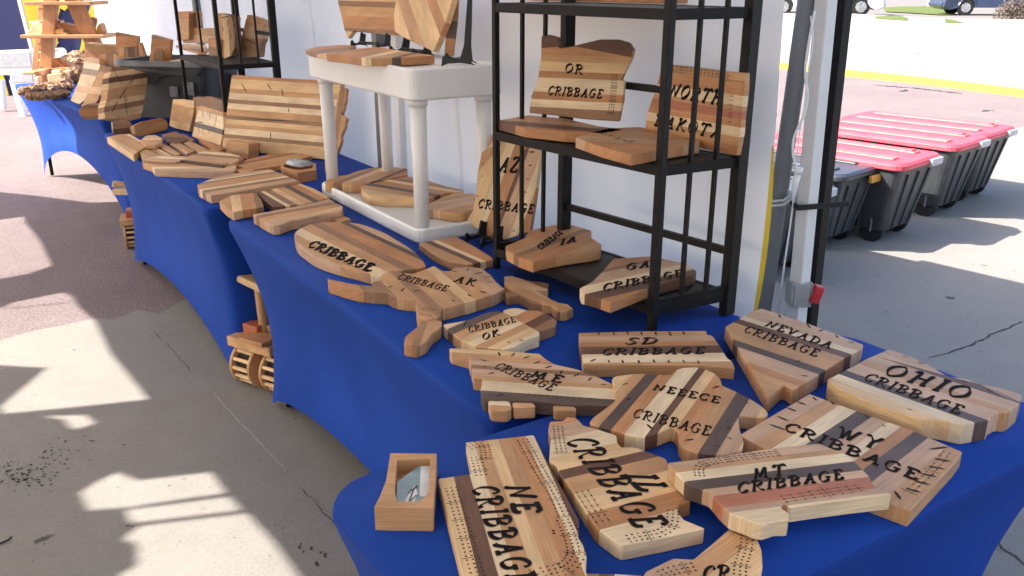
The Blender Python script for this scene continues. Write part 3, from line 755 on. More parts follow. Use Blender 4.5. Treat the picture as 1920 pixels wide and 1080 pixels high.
# ---------------------------------------------------------------- storage bins on wheels
def loft(bm, A, B, zA, zB, mi=0, capA=True, capB=True):
    a = [bm.verts.new((p[0], p[1], zA)) for p in A]; b = [bm.verts.new((p[0], p[1], zB)) for p in B]; n = len(a)
    for k in range(n):
        f = bm.faces.new((a[k], a[(k+1) % n], b[(k+1) % n], b[k])); f.material_index = mi
    if capA: bm.faces.new(a[::-1]).material_index = mi
    if capB: bm.faces.new(b).material_index = mi
def rrect(w, d, r, n=4):
    out = []
    for cx, cy, a in ((w/2-r, d/2-r, 0), (-w/2+r, d/2-r, 90), (-w/2+r, -d/2+r, 180), (w/2-r, -d/2+r, 270)):
        for k in range(n+1):
            t = math.radians(a+k*90/n); out.append((cx+r*math.cos(t), cy+r*math.sin(t)))
    return out
def make_bin(lid_mat, label, stripe=True, w=.60, L=1.15, h=.50, handle=None):
    o = empty('storage_bin', (0, 0, 0), label=label, cat='storage bin', group='wheeled storage bins behind the tent')
    bm = nb(); loft(bm, rrect(w*.66, L*.82, .05), rrect(w*.93, L*.96, .06), .085, h, capB=False)
    for x in (-.12, 0, .12):                               # upright ribs on the near end
        bar(bm, (x*w/.52*.8, -L*.412, .09), (x*w/.52*1.1, -L*.474, h-.05), .02, .012, up=(1, 0, 0))
    for y in (-.3, -.1, .1, .3):
        for s in (-1, 1): bar(bm, (s*w*.34, y, .09), (s*w*.46, y*1.12, h-.05), .02, .012, up=(0, 1, 0))
    link('tub', bm, M_ctn, o, bevel=.004)
    bm = nb(); loft(bm, rrect(w, L, .075), rrect(w, L, .075), h-.012, h+.012, capB=False); loft(bm, rrect(w, L, .075), rrect(w-.04, L-.04, .07), h+.012, h+.03)
    link('lid', bm, lid_mat, o, bevel=.006)
    lid = COL.objects[-1] if False else o.children[-1]
    bm = nb()
    for x in (-.13, .13): box(bm, (x*w/.52, 0, h+.034), (.085, L*.80, .012))
    link('lid_ridges', bm, M_peach if stripe else M_ctn, lid, bevel=.005)
    if stripe:
        bm = nb(); box(bm, (.13*w/.52, -L*.36, h+.044), (.06, .05, .012)); link('lid_catch', bm, pmat('red catch plastic', (.62,.05,.07), .4), lid, bevel=.004)
    bm = nb(); box(bm, (.13*w/.52 if handle is None else .14, -L*.5-.006, h-.005 if handle is None else h-.04), (.16, .025, .045)); link('latch', bm, M_clear if handle is None else handle, o, bevel=.006)
    for x in (-1, 1):
        for y in (-.33, .33):
            bm = nb(); tube(bm, [(x*w*.28-.022, y*L, .075), (x*w*.28+.022, y*L, .075)], .075, 20); link('wheel', bm, M_rub, o)
            bm = nb(); bar(bm, (x*w*.28-.03, y*L, .075), (x*w*.28-.03, y*L, .16), .012, .035); bar(bm, (x*w*.28+.03, y*L, .075), (x*w*.28+.03, y*L, .16), .012, .035); link('wheel_bracket', bm, M_ctn2, o)
    return o
def copy_tree(o, parent=None, **k):
    c = o.copy(); COL.objects.link(c); c.parent = parent
    for ch in list(o.children): copy_tree(ch, c)
    for a, v in k.items(): c[a] = v
    return c
# long axis runs away from us; near ends line up
la = (at(1640,197,.53)-at(1905,240,.53)); bang = math.radians(43)
def place_bin(o, corner_px, w=.60, L=1.15, h=.53):
    c = at(*corner_px, h)                                   # right near corner of the lid
    ux = Vector((math.cos(bang), math.sin(bang), 0)); uy = Vector((-ux.y, ux.x, 0))
    p = c - ux*(w/2) + uy*(L/2); o.location = (p.x, p.y, 0); o.rotation_euler = (0, 0, bang)
b1 = make_bin(M_pink, 'charcoal bin with pink lid next to the black lidded bin, nearest of the pink lids'); place_bin(b1, (1774, 286))
b2 = copy_tree(b1, label='charcoal bin with pink lid, middle one of the pink lidded bins'); place_bin(b2, (1862, 255))
b3 = copy_tree(b1, label='charcoal bin with pink lid at the far right end of the row of bins'); place_bin(b3, (1912, 236))
b4 = make_bin(pmat('blue black lid plastic', (.045,.052,.065), .35, (.035,.04,.05), 9), 'black lidded bin with a yellow latch, right of the black tent leg', stripe=False, w=.54, handle=M_yel, h=.47); place_bin(b4, (1664, 309), w=.56, h=.49)
b5 = make_bin(M_ctn2, 'grey lidded bin half hidden behind the tent poles, leftmost of the bins', stripe=False, w=.56, h=.47); place_bin(b5, (1576, 347), w=.56, h=.49)
# ---------------------------------------------------------------- boards on the nearest table
TA = TZ+.0065; TB = TZ+.001
G_B = 'lettered wooden cribbage boards'
CB = 'CRIBBAGE'
flat('NE cribbage board with a stepped top end and walnut stripe, beside the deck holder',
 [(821,897),(884,888),(873,829),(1001,815),(1020,853),(1086,975),(1084,1006),(1093,1020),(1100,1042),(1098,1066),(1110,1120),(1110,1180),(890,1200),(868,1085)],
 TA, .024, 'mp2.2 wn2.2 cr2 tn2 mp1.6 tn2.2 or2 cr1.3 wn.9', ((868,1085),(826,898)),
 texts=[(CB, (886,915), (958,1100), (930,907)), ('NE', (949,912), (968,966), (995,905)), ('"', (1022,992), (1024,1004), (1040,990))],
 tracks=[([(846,915),(868,985),(893,1070),(905,1110)],3,.0085,.0095,1), ([(880,838),(905,832),(912,862)],3,.008,.0085,1), ([(893,858),(903,893)],3,.0085,.0095,1),
         ([(980,825),(1010,880),(1040,930),(1058,968)],3,.0085,.010,2), ([(1060,975),(1075,1010),(1080,1040),(1060,1065),(1020,1076),(985,1095)],4,.0085,.0085,1)], group=G_B)
flat('IL cribbage board with a wavy outline and broad pale planks beside the NE board',
 [(1031,790),(1055,789),(1063,781),(1082,784),(1094,797),(1126,806),(1156,816),(1157,828),(1165,838),(1189,838),(1202,842),(1249,860),(1256,880),(1270,905),(1296,938),(1274,945),(1271,960),(1283,974),(1322,990),(1240,1008),(1167,1022),(1154,1016),(1118,989),(1112,980),(1063,904),(1050,891),(1044,872),(1030,864),(1031,840),(1034,820),(1028,805)],
 TA, .028, 'or1 pk2 cr2.4 mp2 wn1.2 tn2 mp2.6 or2 cr2.6', ((1070,905),(1249,862)),
 texts=[(CB, (1062,826), (1196,992), (1112,818)), ('IL', (1170,890), (1206,924), (1222,886))],
 tracks=[([(1046,800),(1050,830),(1054,850)],3,.008,.010,2), ([(1092,922),(1110,950),(1135,985)],3,.010,.014,2), ([(1262,958),(1258,985),(1235,1000),(1200,1006),(1172,1012)],3,.008,.009,1)], group=G_B)
flat('WY cribbage board, broad rectangle with dark slanting planks, partly under the MT board',
 [(1517,738),(1600,768),(1709,806),(1805,847),(1790,868),(1706,958),(1640,934),(1440,843),(1386,815)],
 TA, .030, 'pk2.4 tn2 cr2.2 dk2 pk2 cr1.6 or1.6 dk1.8 pk2.4 tn2.8', ((1386,815),(1517,738)),
 texts=[('WY', (1566,820), (1652,845), (1572,798)), (CB, (1470,806), (1722,902), (1476,790))],
 tracks=[([(1775,848),(1745,885),(1700,925)],2,.010,.018,2)],
 ticks=[((1440,795),(1478,808)),((1455,780),(1480,790)),((1473,764),(1495,772)),((1492,752),(1512,760)),((1523,744),(1532,752)),((1556,752),(1566,760)),((1620,778),(1630,784)),((1652,796),(1662,801)),((1740,843),(1780,838)),((1750,860),(1785,866)),((1738,874),(1772,880)),((1725,888),(1758,895)),((1712,902),(1744,909)),((1697,916),(1728,924)),((1676,920),(1690,938))], group=G_B)
flat('MT cribbage board with a reddish plank and ragged edge, lying on two other boards',
 [(1252,867),(1346,856),(1439,841),(1536,831),(1590,853),(1606,868),(1628,890),(1640,912),(1672,927),(1600,935),(1530,944),(1482,951),(1470,943),(1464,951),(1480,962),(1478,976),(1455,976),(1432,984),(1412,980),(1394,972),(1370,964),(1352,948),(1342,935),(1330,922),(1290,909),(1268,888)],
 TA+.030, .028, 'pk2 tn1.2 cr2.2 dk2.2 pk1.6 rd2.6 pk1.2 cr3', ((1290,910),(1640,868)),
 texts=[('MT', (1413,899), (1476,890), (1407,879)), (CB, (1384,925), (1584,898), (1380,906))],
 tracks=[([(1312,892),(1312,876),(1335,866),(1400,857),(1460,850)],3,.007,.009,2), ([(1470,936),(1540,925),(1620,914)],3,.008,.016,2)], group=G_B)
flat('OHIO cribbage board, purplish brown with scalloped edges, at the right corner of the table',
 [(1667,654),(1712,670),(1746,686),(1778,706),(1812,710),(1844,722),(1872,726),(1917,740),(1912,756),(1890,774),(1872,772),(1857,780),(1855,788),(1806,796),(1759,786),(1730,786),(1708,780),(1655,764),(1573,730),(1551,711),(1588,692),(1623,673)],
 TA, .042, 'pk2 wn.9 pk2 tn1.2 pk2.4 dk1.4 cr1.5 mp2', ((1551,711),(1759,787)), texts=[('OHIO', (1655,700), (1815,752), (1672,680)), (CB, (1618,712), (1800,778), (1629,698))],
 ticks=[((1690,668),(1702,670)),((1720,680),(1734,682)),((1800,714),(1814,716)),((1850,730),(1862,736)),((1600,705),(1606,708)),((1700,766),(1712,770))], group=G_B, rnd_r=.006)
flat('NEVADA cribbage board, pointed at its lower corner, nearest the tent leg',
 [(1428,578),(1520,608),(1619,646),(1614,655),(1579,673),(1529,706),(1486,731),(1471,721),(1464,725),(1441,746),(1387,656),(1360,612),(1408,584)],
 TA, .034, 'pk2.6 cr.9 wn1 tn3 dk1 pk1.8 or1 tn3', ((1387,612),(1575,672)), texts=[('NEVADA', (1434,611), (1558,655), (1441,600)), (CB, (1394,622), (1532,670), (1402,610))],
 ticks=[((1460,590),(1464,596)),((1486,600),(1492,602)),((1512,606),(1520,616)),((1534,622),(1544,618)),((1566,628),(1572,634)),((1590,640),(1602,644)),((1492,680),(1500,676)),((1500,704),(1516,706))], group=G_B)
flat('SD cribbage board, low rectangle with a dark central plank, before the rack leg',
 [(1085,624),(1200,621),(1324,620),(1326,627),(1336,629),(1351,650),(1364,671),(1373,677),(1378,690),(1320,684),(1200,683),(1094,682),(1089,655)],
 TB, .032, 'tn1.4 pk1.6 or1.2 wn2 cr2.2 tn1.6', ((1090,655),(1350,652)), texts=[('SD', (1171,646), (1232,645), (1174,634)), (CB, (1128,666), (1322,663), (1130,654))],
 ticks=[((1122,623),(1124,629)),((1150,623),(1152,629)),((1176,622),(1178,628)),((1202,622),(1204,629)),((1228,622),(1231,629)),((1254,621),(1259,631)),((1280,621),(1284,628)),((1106,679),(1118,673)),((1140,675),(1143,681)),((1166,675),(1169,682)),((1196,675),(1200,682)),((1224,674),(1228,681)),((1252,675),(1256,681)),((1280,675),(1284,681)),((1308,676),(1311,682))], group=G_B)
flat('butterfly shaped cribbage board with curved lettering and dark diagonal stripe, above the IL board',
 [(1147,706),(1193,700),(1257,703),(1266,694),(1280,689),(1313,688),(1342,700),(1352,712),(1353,722),(1381,734),(1410,749),(1434,765),(1441,776),(1430,783),(1410,781),(1384,778),(1386,800),(1395,830),(1390,845),(1360,853),(1310,850),(1283,841),(1273,828),(1273,812),(1262,800),(1250,804),(1232,812),(1208,820),(1180,816),(1158,808),(1103,794),(1112,782),(1155,750)],
 TA, .030, 'mp2 tn1.6 dk1.6 or1.8 cr2.4 wn1 mp1.6 or2 tn2 dk1.9 pk2 mp1', ((1180,815),(1282,690)), texts=[('NEEECE', (1224,731), (1350,757), (1226,719)), (CB, (1186,782), (1330,818), (1192,765))],
 ticks=[((1138,784),(1146,782)),((1172,752),(1184,746)),((1166,722),(1178,719)),((1385,742),(1396,742)),((1396,754),(1404,758)),((1336,728),(1350,724)),((1212,795),(1224,806)),((1290,802),(1304,800)),((1284,826),(1302,824)),((1340,836),(1350,838)),((1360,800),(1372,806)),((1362,820),(1374,824))], group=G_B, rnd_r=.012)
flat('ME cribbage board of long pale planks with a ragged stepped outline at the table edge',
 [(842,653),(875,653),(940,657),(1012,663),(1021,671),(1042,683),(1085,693),(1112,703),(1147,719),(1170,734),(1168,748),(1154,754),(1148,760),(1060,757),(1007,751),(907,748),(901,732),(905,709),(888,708),(884,690),(879,669),(846,660)],
 TB, .030, 'mp1.2 tn1.4 pk1.2 br.8 pk1.4 tn1 cr2 dk1.6', ((905,740),(1150,757)), texts=[('ME', (994,706), (1054,719), (998,693)), (CB, (926,690), (1034,734), (938,679))],
 tracks=[([(990,740),(1060,746),(1120,750)],2,.007,.013,1)],
 ticks=[((934,660),(938,668)),((958,669),(966,662)),((980,673),(994,668)),((1000,683),(1014,677)),((1020,691),(1036,686)),((1050,703),(1054,694)),((1074,707),(1088,700)),((1102,715),(1110,708)),((1124,721),(1138,722)),((900,675),(914,677)),((904,689),(914,687)),((914,702),(928,698)),((930,744),(944,739))], group=G_B, rough=.0012)
flat('cribbage board with two rounded lobes and smudged lettering, between the AK and ME boards',
 [(829,608),(850,605),(878,600),(896,592),(916,585),(935,583),(955,590),(975,602),(1012,622),(1011,630),(992,634),(966,649),(945,655),(915,652),(896,650),(860,636)],
 TB, .030, 'cr1.4 dk1.6 tn2 mp1 cr1.4 tn1.4 mp1.4 cr1', ((860,632),(950,592)), texts=[(CB, (880,624), (968,604), (876,613)), ('OK', (906,638), (938,628), (902,627))],
 ticks=[((868,614),(876,600)),((932,612),(944,610)),((972,636),(982,640)),((950,640),(958,644))], group=G_B, rnd_r=.010)
flat('short brown wooden board with bark patch and rounded corners, tucked behind the lobed board',
 [(942,582),(955,578),(970,577),(990,582),(1010,582),(1030,590),(1044,600),(1042,610),(1030,614),(1008,622),(992,612),(975,606),(952,592)],
 TB, .028, 'cr1.6 or1.6 wn1.2 br1', ((960,600),(1000,580)), name='wooden_board', group='unlettered wooden boards', rnd_r=.008)
flat('Y shaped rough bark edged board lying between the AK board and the rack',
 [(945,518),(960,517),(995,527),(1029,531),(1028,543),(1004,544),(1035,562),(1050,568),(1065,570),(1075,578),(1062,584),(1044,584),(1034,572),(995,566),(972,553),(950,556),(945,548),(958,545),(948,537)],
 TB, .026, 'br1 pk1.4 tn1 br1', ((950,530),(1060,575)), name='wooden_board', group='unlettered wooden boards', rough=.003)
flat('AK cribbage board with a long curved arm reaching left below the oval board',
 [(614,522),(640,528),(660,532),(697,536),(699,528),(717,526),(716,514),(735,507),(760,512),(775,513),(802,503),(814,498),(831,508),(843,508),(850,502),(878,500),(904,503),(922,517),(930,528),(946,541),(928,551),(900,560),(868,569),(829,579),(826,594),(800,600),(782,594),(780,574),(781,562),(757,560),(735,555),(727,549),(700,548),(670,544),(640,536),(616,528)],
 TB, .034, 'or2 br2 tn1.4 br1 tn2 mp1 tn1.6 pk2', ((780,575),(716,512)), texts=[('AK', (850,528), (890,537), (856,516)), (CB, (744,523), (836,547), (752,513))],
 tracks=[([(792,578),(815,584)],4,.007,.010,2), ([(788,588),(812,594)],2,.007,.010,2)],
 ticks=[((754,511),(758,517)),((776,520),(768,524)),((842,506),(858,511)),((874,508),(880,503)),((888,514),(908,510)),((906,520),(924,519)),((912,529),(926,529)),((898,546),(914,550)),((876,551),(884,557)),((752,547),(758,540)),((774,547),(790,544)),((726,540),(738,536)),((846,562),(854,566))], group=G_B, rough=.0008)
flat('small boot shaped wooden piece at the table edge below the AK board',
 [(788,601),(808,599),(829,602),(828,612),(810,625),(800,640),(782,650),(757,645),(760,630),(783,612)],
 TB, .030, 'or1.2 br1 tn2', ((782,650),(800,600)), name='wooden_piece', group='unlettered wooden boards', rnd_r=.008)
flat('large oval cribbage board with a white stripe of scribbled lettering, at the front edge',
 [(552,440),(563,428),(590,418),(627,416),(662,418),(686,423),(720,436),(744,450),(770,466),(788,482),(797,495),(795,501),(770,505),(745,508),(722,514),(715,518),(690,512),(668,506),(640,499),(616,492),(592,483),(575,472),(558,458)],
 TB, .032, 'pk1.6 dk1 or2.4 br1.6 tn2 cr2 tn1.6 pk1', ((560,438),(715,520)), texts=[(CB, (578,462), (694,510), (588,450))], group=G_B, smooth_out=True, weight=.3)
flat('plain board with tan plank and dark stripe at the foot of the white stand',
 [(785,455),(820,449),(855,443),(890,462),(922,482),(924,487),(900,492),(877,496),(862,493),(846,492),(826,484),(806,472)],
 TB, .024, 'or3 cr.8 wn1 tn2', ((790,455),(880,495)), name='wooden_board', group='unlettered wooden boards')
GS = 'striped wooden boards on the third table'
flat('striped board with a knobbly front edge touching the oval board',
 [(474,402),(550,388),(619,373),(634,382),(643,387),(640,397),(600,403),(570,410),(545,414),(524,422),(512,423),(494,414)],
 TB, .034, 'pk1.4 br.9 tn1.3 mp1 pk1.4', ((474,402),(625,375)), name='wooden_board', group=GS, rough=.0015)
flat('small curved edge board of four planks at the front corner of the table cover',
 [(411,377),(433,366),(480,361),(490,374),(495,388),(474,391),(452,394),(437,398),(424,390)],
 TB, .032, 'tn1.2 mp1 or1.4 br.8', ((437,398),(433,366)), name='wooden_board', group=GS)
flat('board of narrow alternating planks just left of the white stand foot',
 [(482,360),(520,352),(561,343),(590,354),(618,369),(600,376),(572,382),(540,386),(512,388),(497,376)],
 TB, .026, 'wn1.5 cr.6 br1 mp1 tn1.2 dk1 or1.2 mp1', ((530,388),(484,361)), name='wooden_board', group=GS)
flat('long striped board with two thin cream lines, in front of the small wooden box',
 [(370,346),(400,333),(440,325),(506,317),(524,324),(561,339),(500,349),(450,357),(395,366),(372,354)],
 TB+.004, .034, 'pk1.2 cr.5 dk.3 tn2 cr.6 br.8 pk1.2', ((395,366),(561,339)), name='wooden_board', group=GS)
flat('wide low board with black blocks let into its front edge',
 [(266,304),(282,293),(340,292),(400,300),(444,309),(440,320),(400,322),(350,321),(290,318),(284,310)],
 TB, .030, 'pk1 cr.7 br.8 tn1.4 cr.7 pk1', ((284,312),(440,312)), name='wooden_board', group=GS)
flat('flat board leading to the foot of the large upright striped board',
 [(441,310),(462,299),(500,290),(555,285),(585,292),(552,301),(528,310),(476,318)],
 TB, .022, 'or1 br.6 tn1.6 or1', ((450,312),(560,290)), name='wooden_board', group=GS)
flat('narrow stack of pale planks with a dark end, in front of the upright lettered blocks',
 [(343,296),(372,286),(398,279),(425,286),(450,292),(446,302),(425,309),(380,302)],
 TB+.012, .026, 'tn1 cr.8 br.6 pk1.2 cr.8', ((345,294),(440,302)), name='wooden_board', group=GS)
flat('thick slab with a pale edge overhanging the front of the table cover',
 [(200,257),(222,252),(244,251),(262,262),(278,272),(262,282),(250,290),(222,272)],
 TB, .034, 'cr.6 tn2 mp.8', ((204,258),(256,286)), name='wooden_slab', group=GS)
for lab_, px_ in (('pale narrow offcut, first of the row behind the overhanging slab', [(282,279),(292,275),(322,291),(312,296)]), ('narrow offcut, second of the row behind the overhanging slab', [(299,275),(309,269),(338,288),(330,292)]),
   ('broad offcut, third of the row behind the overhanging slab', [(318,270),(332,265),(367,282),(350,288)]), ('long offcut, last of the row, reaching towards the upright boards', [(345,268),(357,264),(392,280),(376,287)]), ('jagged offcut lying nearest the overhanging slab', [(262,284),(278,276),(300,292),(292,299),(268,300)])):
    flat(lab_, px_, TB+.003, .022, 'mp1 tn1' if 'pale' in lab_ else 'br.6 tn1.4 pk1', (px_[0], px_[3]), name='wooden_board', group=GS, rough=.0015)
flat('dark cherry offcut lying behind the row of narrow offcuts', [(323,254),(345,251),(365,262),(340,270)], TB, .02, 'br1 wn1', ((323,254),(340,270)), name='wooden_board', group=GS, rough=.002)
flat('brown offcut sticking out from under the block with bark', [(372,262),(392,262),(424,278),(404,284)], TB, .02, 'br1 or1', ((372,262),(404,284)), name='wooden_board', group=GS)
flat('crumbly pale log slice sitting on the rough offcuts',
 [(264,262),(274,254),(292,253),(304,258),(303,268),(290,273),(272,272)], TB+.028, .018, 'mp1 tn1', ((264,262),(300,262)), name='log_slice', group='rough log slices', rough=.004)
flat('dark brown offcut lying behind the crumbly log slice', [(304,252),(330,246),(342,254),(352,262),(330,270),(312,264)], TB+.004, .022, 'br1 wn1', ((304,252),(342,254)), name='wooden_board', group=GS, rough=.003)
stand('brown rounded slab standing on edge behind the log slice', [(250,236),(268,228),(300,221),(311,224),(316,234),(313,244),(262,257),(255,252)], (258,256), (315,246), TB, 12, .035, 'or1 tn2 or1', name='wooden_slab', group=GS, rnd_r=.012)
stand('small dark square block in front of the tall upright striped board', [(211,229),(240,225),(247,232),(246,252),(222,256),(213,250)], (214,256), (248,253), TB, 6, .05, 'br1 wn1', name='wooden_block', group=GS)
stand('thick brown block standing before the foot of the large striped board', [(424,264),(462,268),(466,270),(465,299),(424,292)], (424,292), (466,300), TB, 2, .06, 'tn3 or1', name='wooden_block', group=GS)
stand('small walnut block leaning against the thick brown block', [(466,272),(484,267),(492,270),(489,288),(478,294),(467,294)], (467,296), (490,288), TB, 4, .03, 'wn1 or1 wn1', name='wooden_block', group=GS)
# upright boards of the third table
stand('large rectangular striped board standing upright, biggest of all boards',
 [(434,142),(438,140),(520,146),(600,150),(639,153),(638,170),(630,220),(624,270),(616,300),(540,292),(460,284),(416,278),(424,215)], (416,282), (618,302), TB, 16, .035,
 'or1 mp2.4 tn1.2 cr1.6 br1 cr1.4 tn1.6 br1 mp1.2 tn1 cr1.6 br1 mp3', name='wooden_board', group='upright boards',
 ticks=[((452,155),(464,175)),((500,155),(510,170)),((528,165),(531,182)),((541,202),(542,212)),((507,246),(508,262)),((455,222),(560,228))])
stand('tall live edge board with bark, leaning beside the right end of the large striped board',
 [(640,162),(649,165),(647,190),(640,215),(650,222),(643,245),(634,280),(625,300),(617,326),(608,322),(610,290),(604,262),(616,240),(628,200),(634,176)], (606,326), (622,328), TB, 18, .022, 'tn1 pk1 br1 tn1', across=False, name='wooden_board', group='upright boards', rough=.004)
stand('walnut board standing behind the left end of the large striped board', [(412,140),(420,135),(445,142),(445,215),(402,212),(404,175)], (402,214), (446,216), TB, 8, .03, 'wn2 br1 or2', name='wooden_board', group='upright boards', rnd_r=.008)
stand('upright pale board with faded print, left of the one with the charcoal band', [(324,186),(344,186),(364,189),(362,215),(354,247),(330,241),(317,236)], (317,240), (356,250), TB, 12, .03, 'mp1 tn2.4 mp1', name='wooden_board', group='upright boards')
stand('upright block with rough dark bark top behind the board with the charcoal band', [(362,182),(392,181),(416,188),(420,200),(418,240),(362,240),(358,215)], (360,248), (420,262), TB, 6, .04, 'br1 tn1 br1', name='wooden_block', group='upright boards', rough=.003)
stand('upright cribbage board with a charcoal band and faded print, beside the big striped board', [(374,198),(396,203),(418,210),(419,240),(412,278),(385,268),(360,256),(366,225)], (358,262), (414,280), TB+.004, 16, .025, 'tn.9 cr2.2 dk.9 mp1.8 or.6', group='upright boards',
 ticks=[((372,238),(374,248)),((380,240),(381,250)),((392,243),(393,252)),((405,228),(400,244)),((380,206),(381,222)),((394,210),(394,226)),((406,214),(405,230)),((370,228),(382,230))])
stand('tall striped board with a crack like figure, standing at the corner before the grey tote',
 [(210,124),(240,127),(262,133),(277,138),(276,160),(270,195),(264,222),(240,226),(222,224),(197,222),(195,205),(202,180),(204,150)], (198,246), (262,232), TB, 12, .05,
 'br1 mp1 wn1 mp1 tn2 mp1 br1 mp1.4 tn1', name='wooden_board', group='upright boards', ticks=[((262,134),(240,160)),((240,162),(222,186)),((222,186),(208,214)),((212,130),(230,160)),((230,162),(240,222)),((228,176),(226,186)),((237,180),(238,192))], rough=.003)
stand('tall rough board leaning left of the striped corner board', [(158,108),(170,106),(186,110),(188,130),(178,150),(160,186),(148,196),(140,192),(132,188),(148,150),(156,125)], (134,196), (160,202), TB, 20, .04, 'tn1 cr1 br1 mp2 tn1 mp2', name='wooden_board', group='upright boards', rough=.004)
stand('narrow rough board with a dark cap beside the tall rough board', [(188,120),(204,126),(208,128),(198,158),(182,190),(170,205),(152,198),(168,168),(182,140)], (150,206), (176,208), TB, 20, .04, 'br1 tn2 mp1 tn2', name='wooden_board', group='upright boards', rough=.004)
stand('rounded log chunk with bark lying at the foot of the rough boards', [(148,204),(158,197),(185,196),(198,198),(196,222),(160,225),(149,216)], (150,226), (197,224), TB, 0, .07, 'br1 or2 br1', name='log_chunk', group='rough log slices', rnd_r=.02, rough=.002)
for lab_, px_, z_, th_, s_, d_ in (
 ('thin pale strip lying across the left end of the wide low board', [(272,300),(300,292),(352,297),(330,303)], TB+.031, .010, 'cr1 pk1', ((272,300),(330,303))),
 ('thin tan strip with a dark edge on top of the wide low board', [(338,300),(352,296),(430,305),(418,310)], TB+.031, .012, 'tn1 dk.3', ((338,300),(418,310))),
 ('small dark block at the end of the narrow stack of planks', [(438,296),(452,292),(458,298),(446,303)], TB, .035, 'br1', ((438,296),(452,292))),
 ('thin board half under the flat board by the large striped board', [(500,289),(560,283),(600,290),(560,296)], TB, .012, 'br1 or1', ((500,289),(560,296))),
 ('narrow scrap between the wide low board and the long striped board', [(438,318),(480,312),(500,314),(452,324)], TB, .020, 'or1 tn1', ((438,318),(480,312))),
 ('rough scrap of wood beside the knobbly striped board and the oval board', [(618,408),(640,402),(658,410),(640,416)], TB, .018, 'br1 tn1', ((618,408),(640,402)))):
    flat(lab_, px_, z_, th_, s_, d_, name='wooden_board', group=GS, rough=.001)
# boards on the lower and upper tiers of the white stand
LT = TZ+.0275; UT = TZ+.545
flat('rounded striped board at the back left of the stand lower tier',
 [(608,341),(622,331),(652,328),(668,321),(700,314),(740,313),(764,316),(764,328),(720,337),(690,343),(662,343),(620,343)], LT, .040, 'tn2 br1 mp1 tn2 wn.7 or1.4', ((618,345),(700,314)), name='wooden_board', group='boards on the white stand', rnd_r=.012)
flat('lumpy striped board in the middle of the stand lower tier',
 [(676,349),(696,340),(720,336),(742,332),(766,331),(800,338),(840,350),(868,356),(870,360),(836,362),(805,371),(770,370),(725,370),(690,366),(680,360)], LT, .036, 'mp2 tn1.4 dk1 or1.6 mp1 br1 or1.4', ((870,360),(720,336)), name='wooden_board', group='boards on the white stand', rnd_r=.01)
flat('pale two layer board at the right end of the stand lower tier',
 [(796,386),(824,372),(850,362),(890,363),(893,372),(890,392),(868,399),(840,397),(812,392),(796,394)], LT, .034, 'tn1 pk1.4 tn1', ((796,386),(880,370)), name='wooden_board', group='boards on the white stand', rnd_r=.012)
flat('thin board with a curved edge lying at the left end of the stand top',
 [(572,94),(590,88),(640,84),(668,86),(650,96),(625,106),(600,103),(580,99)], UT+.003, .012, 'or1 br1 mp1', ((580,98),(660,88)), name='wooden_board', group='boards on the white stand')
flat('thick reddish striped board lying on the stand top in front of the upright boards',
 [(612,100),(650,94),(705,88),(760,96),(815,104),(740,108),(684,109),(650,104)], UT+.003, .026, 'or3 cr.6 tn1 dk.4 or1.4', ((690,110),(760,94)), name='wooden_board', group='boards on the white stand')
stand('ragged edged striped board propped upright on the stand top, left one', [(630,-30),(740,-30),(742,40),(743,66),(700,62),(662,58),(652,72),(645,55),(640,30),(634,8)], (650,84), (752,92), UT, 12, .022, 'tn1 mp1.5 br.8 tn1.4 or1.8 br.5 mp1', name='wooden_board', group='boards on the white stand')
stand('striped board with slanting planks propped upright on the stand top, middle one', [(746,-30),(856,-30),(846,5),(834,45),(812,97),(790,86),(760,72),(740,60),(738,30)], (738,96), (815,112), UT, 14, .022, 'tn1 mp2 or1.2 mp2.4 tn1.6 mp2', across=-32, name='wooden_board', group='boards on the white stand')
stand('narrow walnut and cherry board seen nearly edge on, at the right of the stand top', [(842,-30),(862,-30),(858,40),(850,104),(833,103),(838,40)], (832,112), (852,112), UT, 10, .03, 'or2 br1 dk1.4 or1.4', name='wooden_board', group='boards on the white stand')
# boards of the black rack
RL = .824; RM = 1.168
GR = G_B
flat('small cribbage board with lettering running uphill, at the left of the rack bottom shelf',
 [(948,461),(984,446),(992,432),(1040,421),(1070,421),(1109,432),(1109,446),(1128,458),(1126,468),(1106,472),(1062,478),(1010,488),(1000,492),(972,482),(950,470)], RL, .030, 'or2 tn1 br.7 or2 tn1.4', ((975,485),(1109,435)), texts=[(CB, (1014,469), (1056,438), (1006,461)), ('IA', (1050,460), (1082,452), (1050,450))], group=GR, rnd_r=.006)
flat('GA cribbage board with a walnut front plank at the right of the rack bottom shelf',
 [(1087,540),(1110,528),(1130,508),(1150,485),(1220,480),(1290,495),(1306,508),(1300,516),(1220,538),(1145,567),(1120,558),(1090,550)], RL, .028, 'or2 br.6 pk2 cr1.6 wn1.6 or1', ((1090,545),(1290,500)), texts=[('GA', (1174,507), (1220,500), (1174,495)), (CB, (1131,547), (1280,518), (1130,533))], group=GR)
flat('walnut edged board lying at the left of the rack middle shelf', [(931,226),(990,216),(1060,222),(1120,236),(1170,243),(1130,250),(1060,248),(985,240)], RM, .026, 'or1 tn1 wn1 or.6', ((931,228),(1120,244)), name='wooden_board', group='boards on the black rack')
flat('thick pale board with faint script lying at the right of the rack middle shelf', [(1079,258),(1140,240),(1200,238),(1312,262),(1312,268),(1250,278),(1184,290),(1130,276)], RM, .026, 'or1 tn1.4 pk1 or2', ((1079,258),(1300,268)), name='wooden_board', group='boards on the black rack',
 ticks=[((1126,250),(1140,254)),((1140,256),(1150,252)),((1152,262),(1164,258)),((1166,262),(1178,266)),((1178,268),(1190,264))])
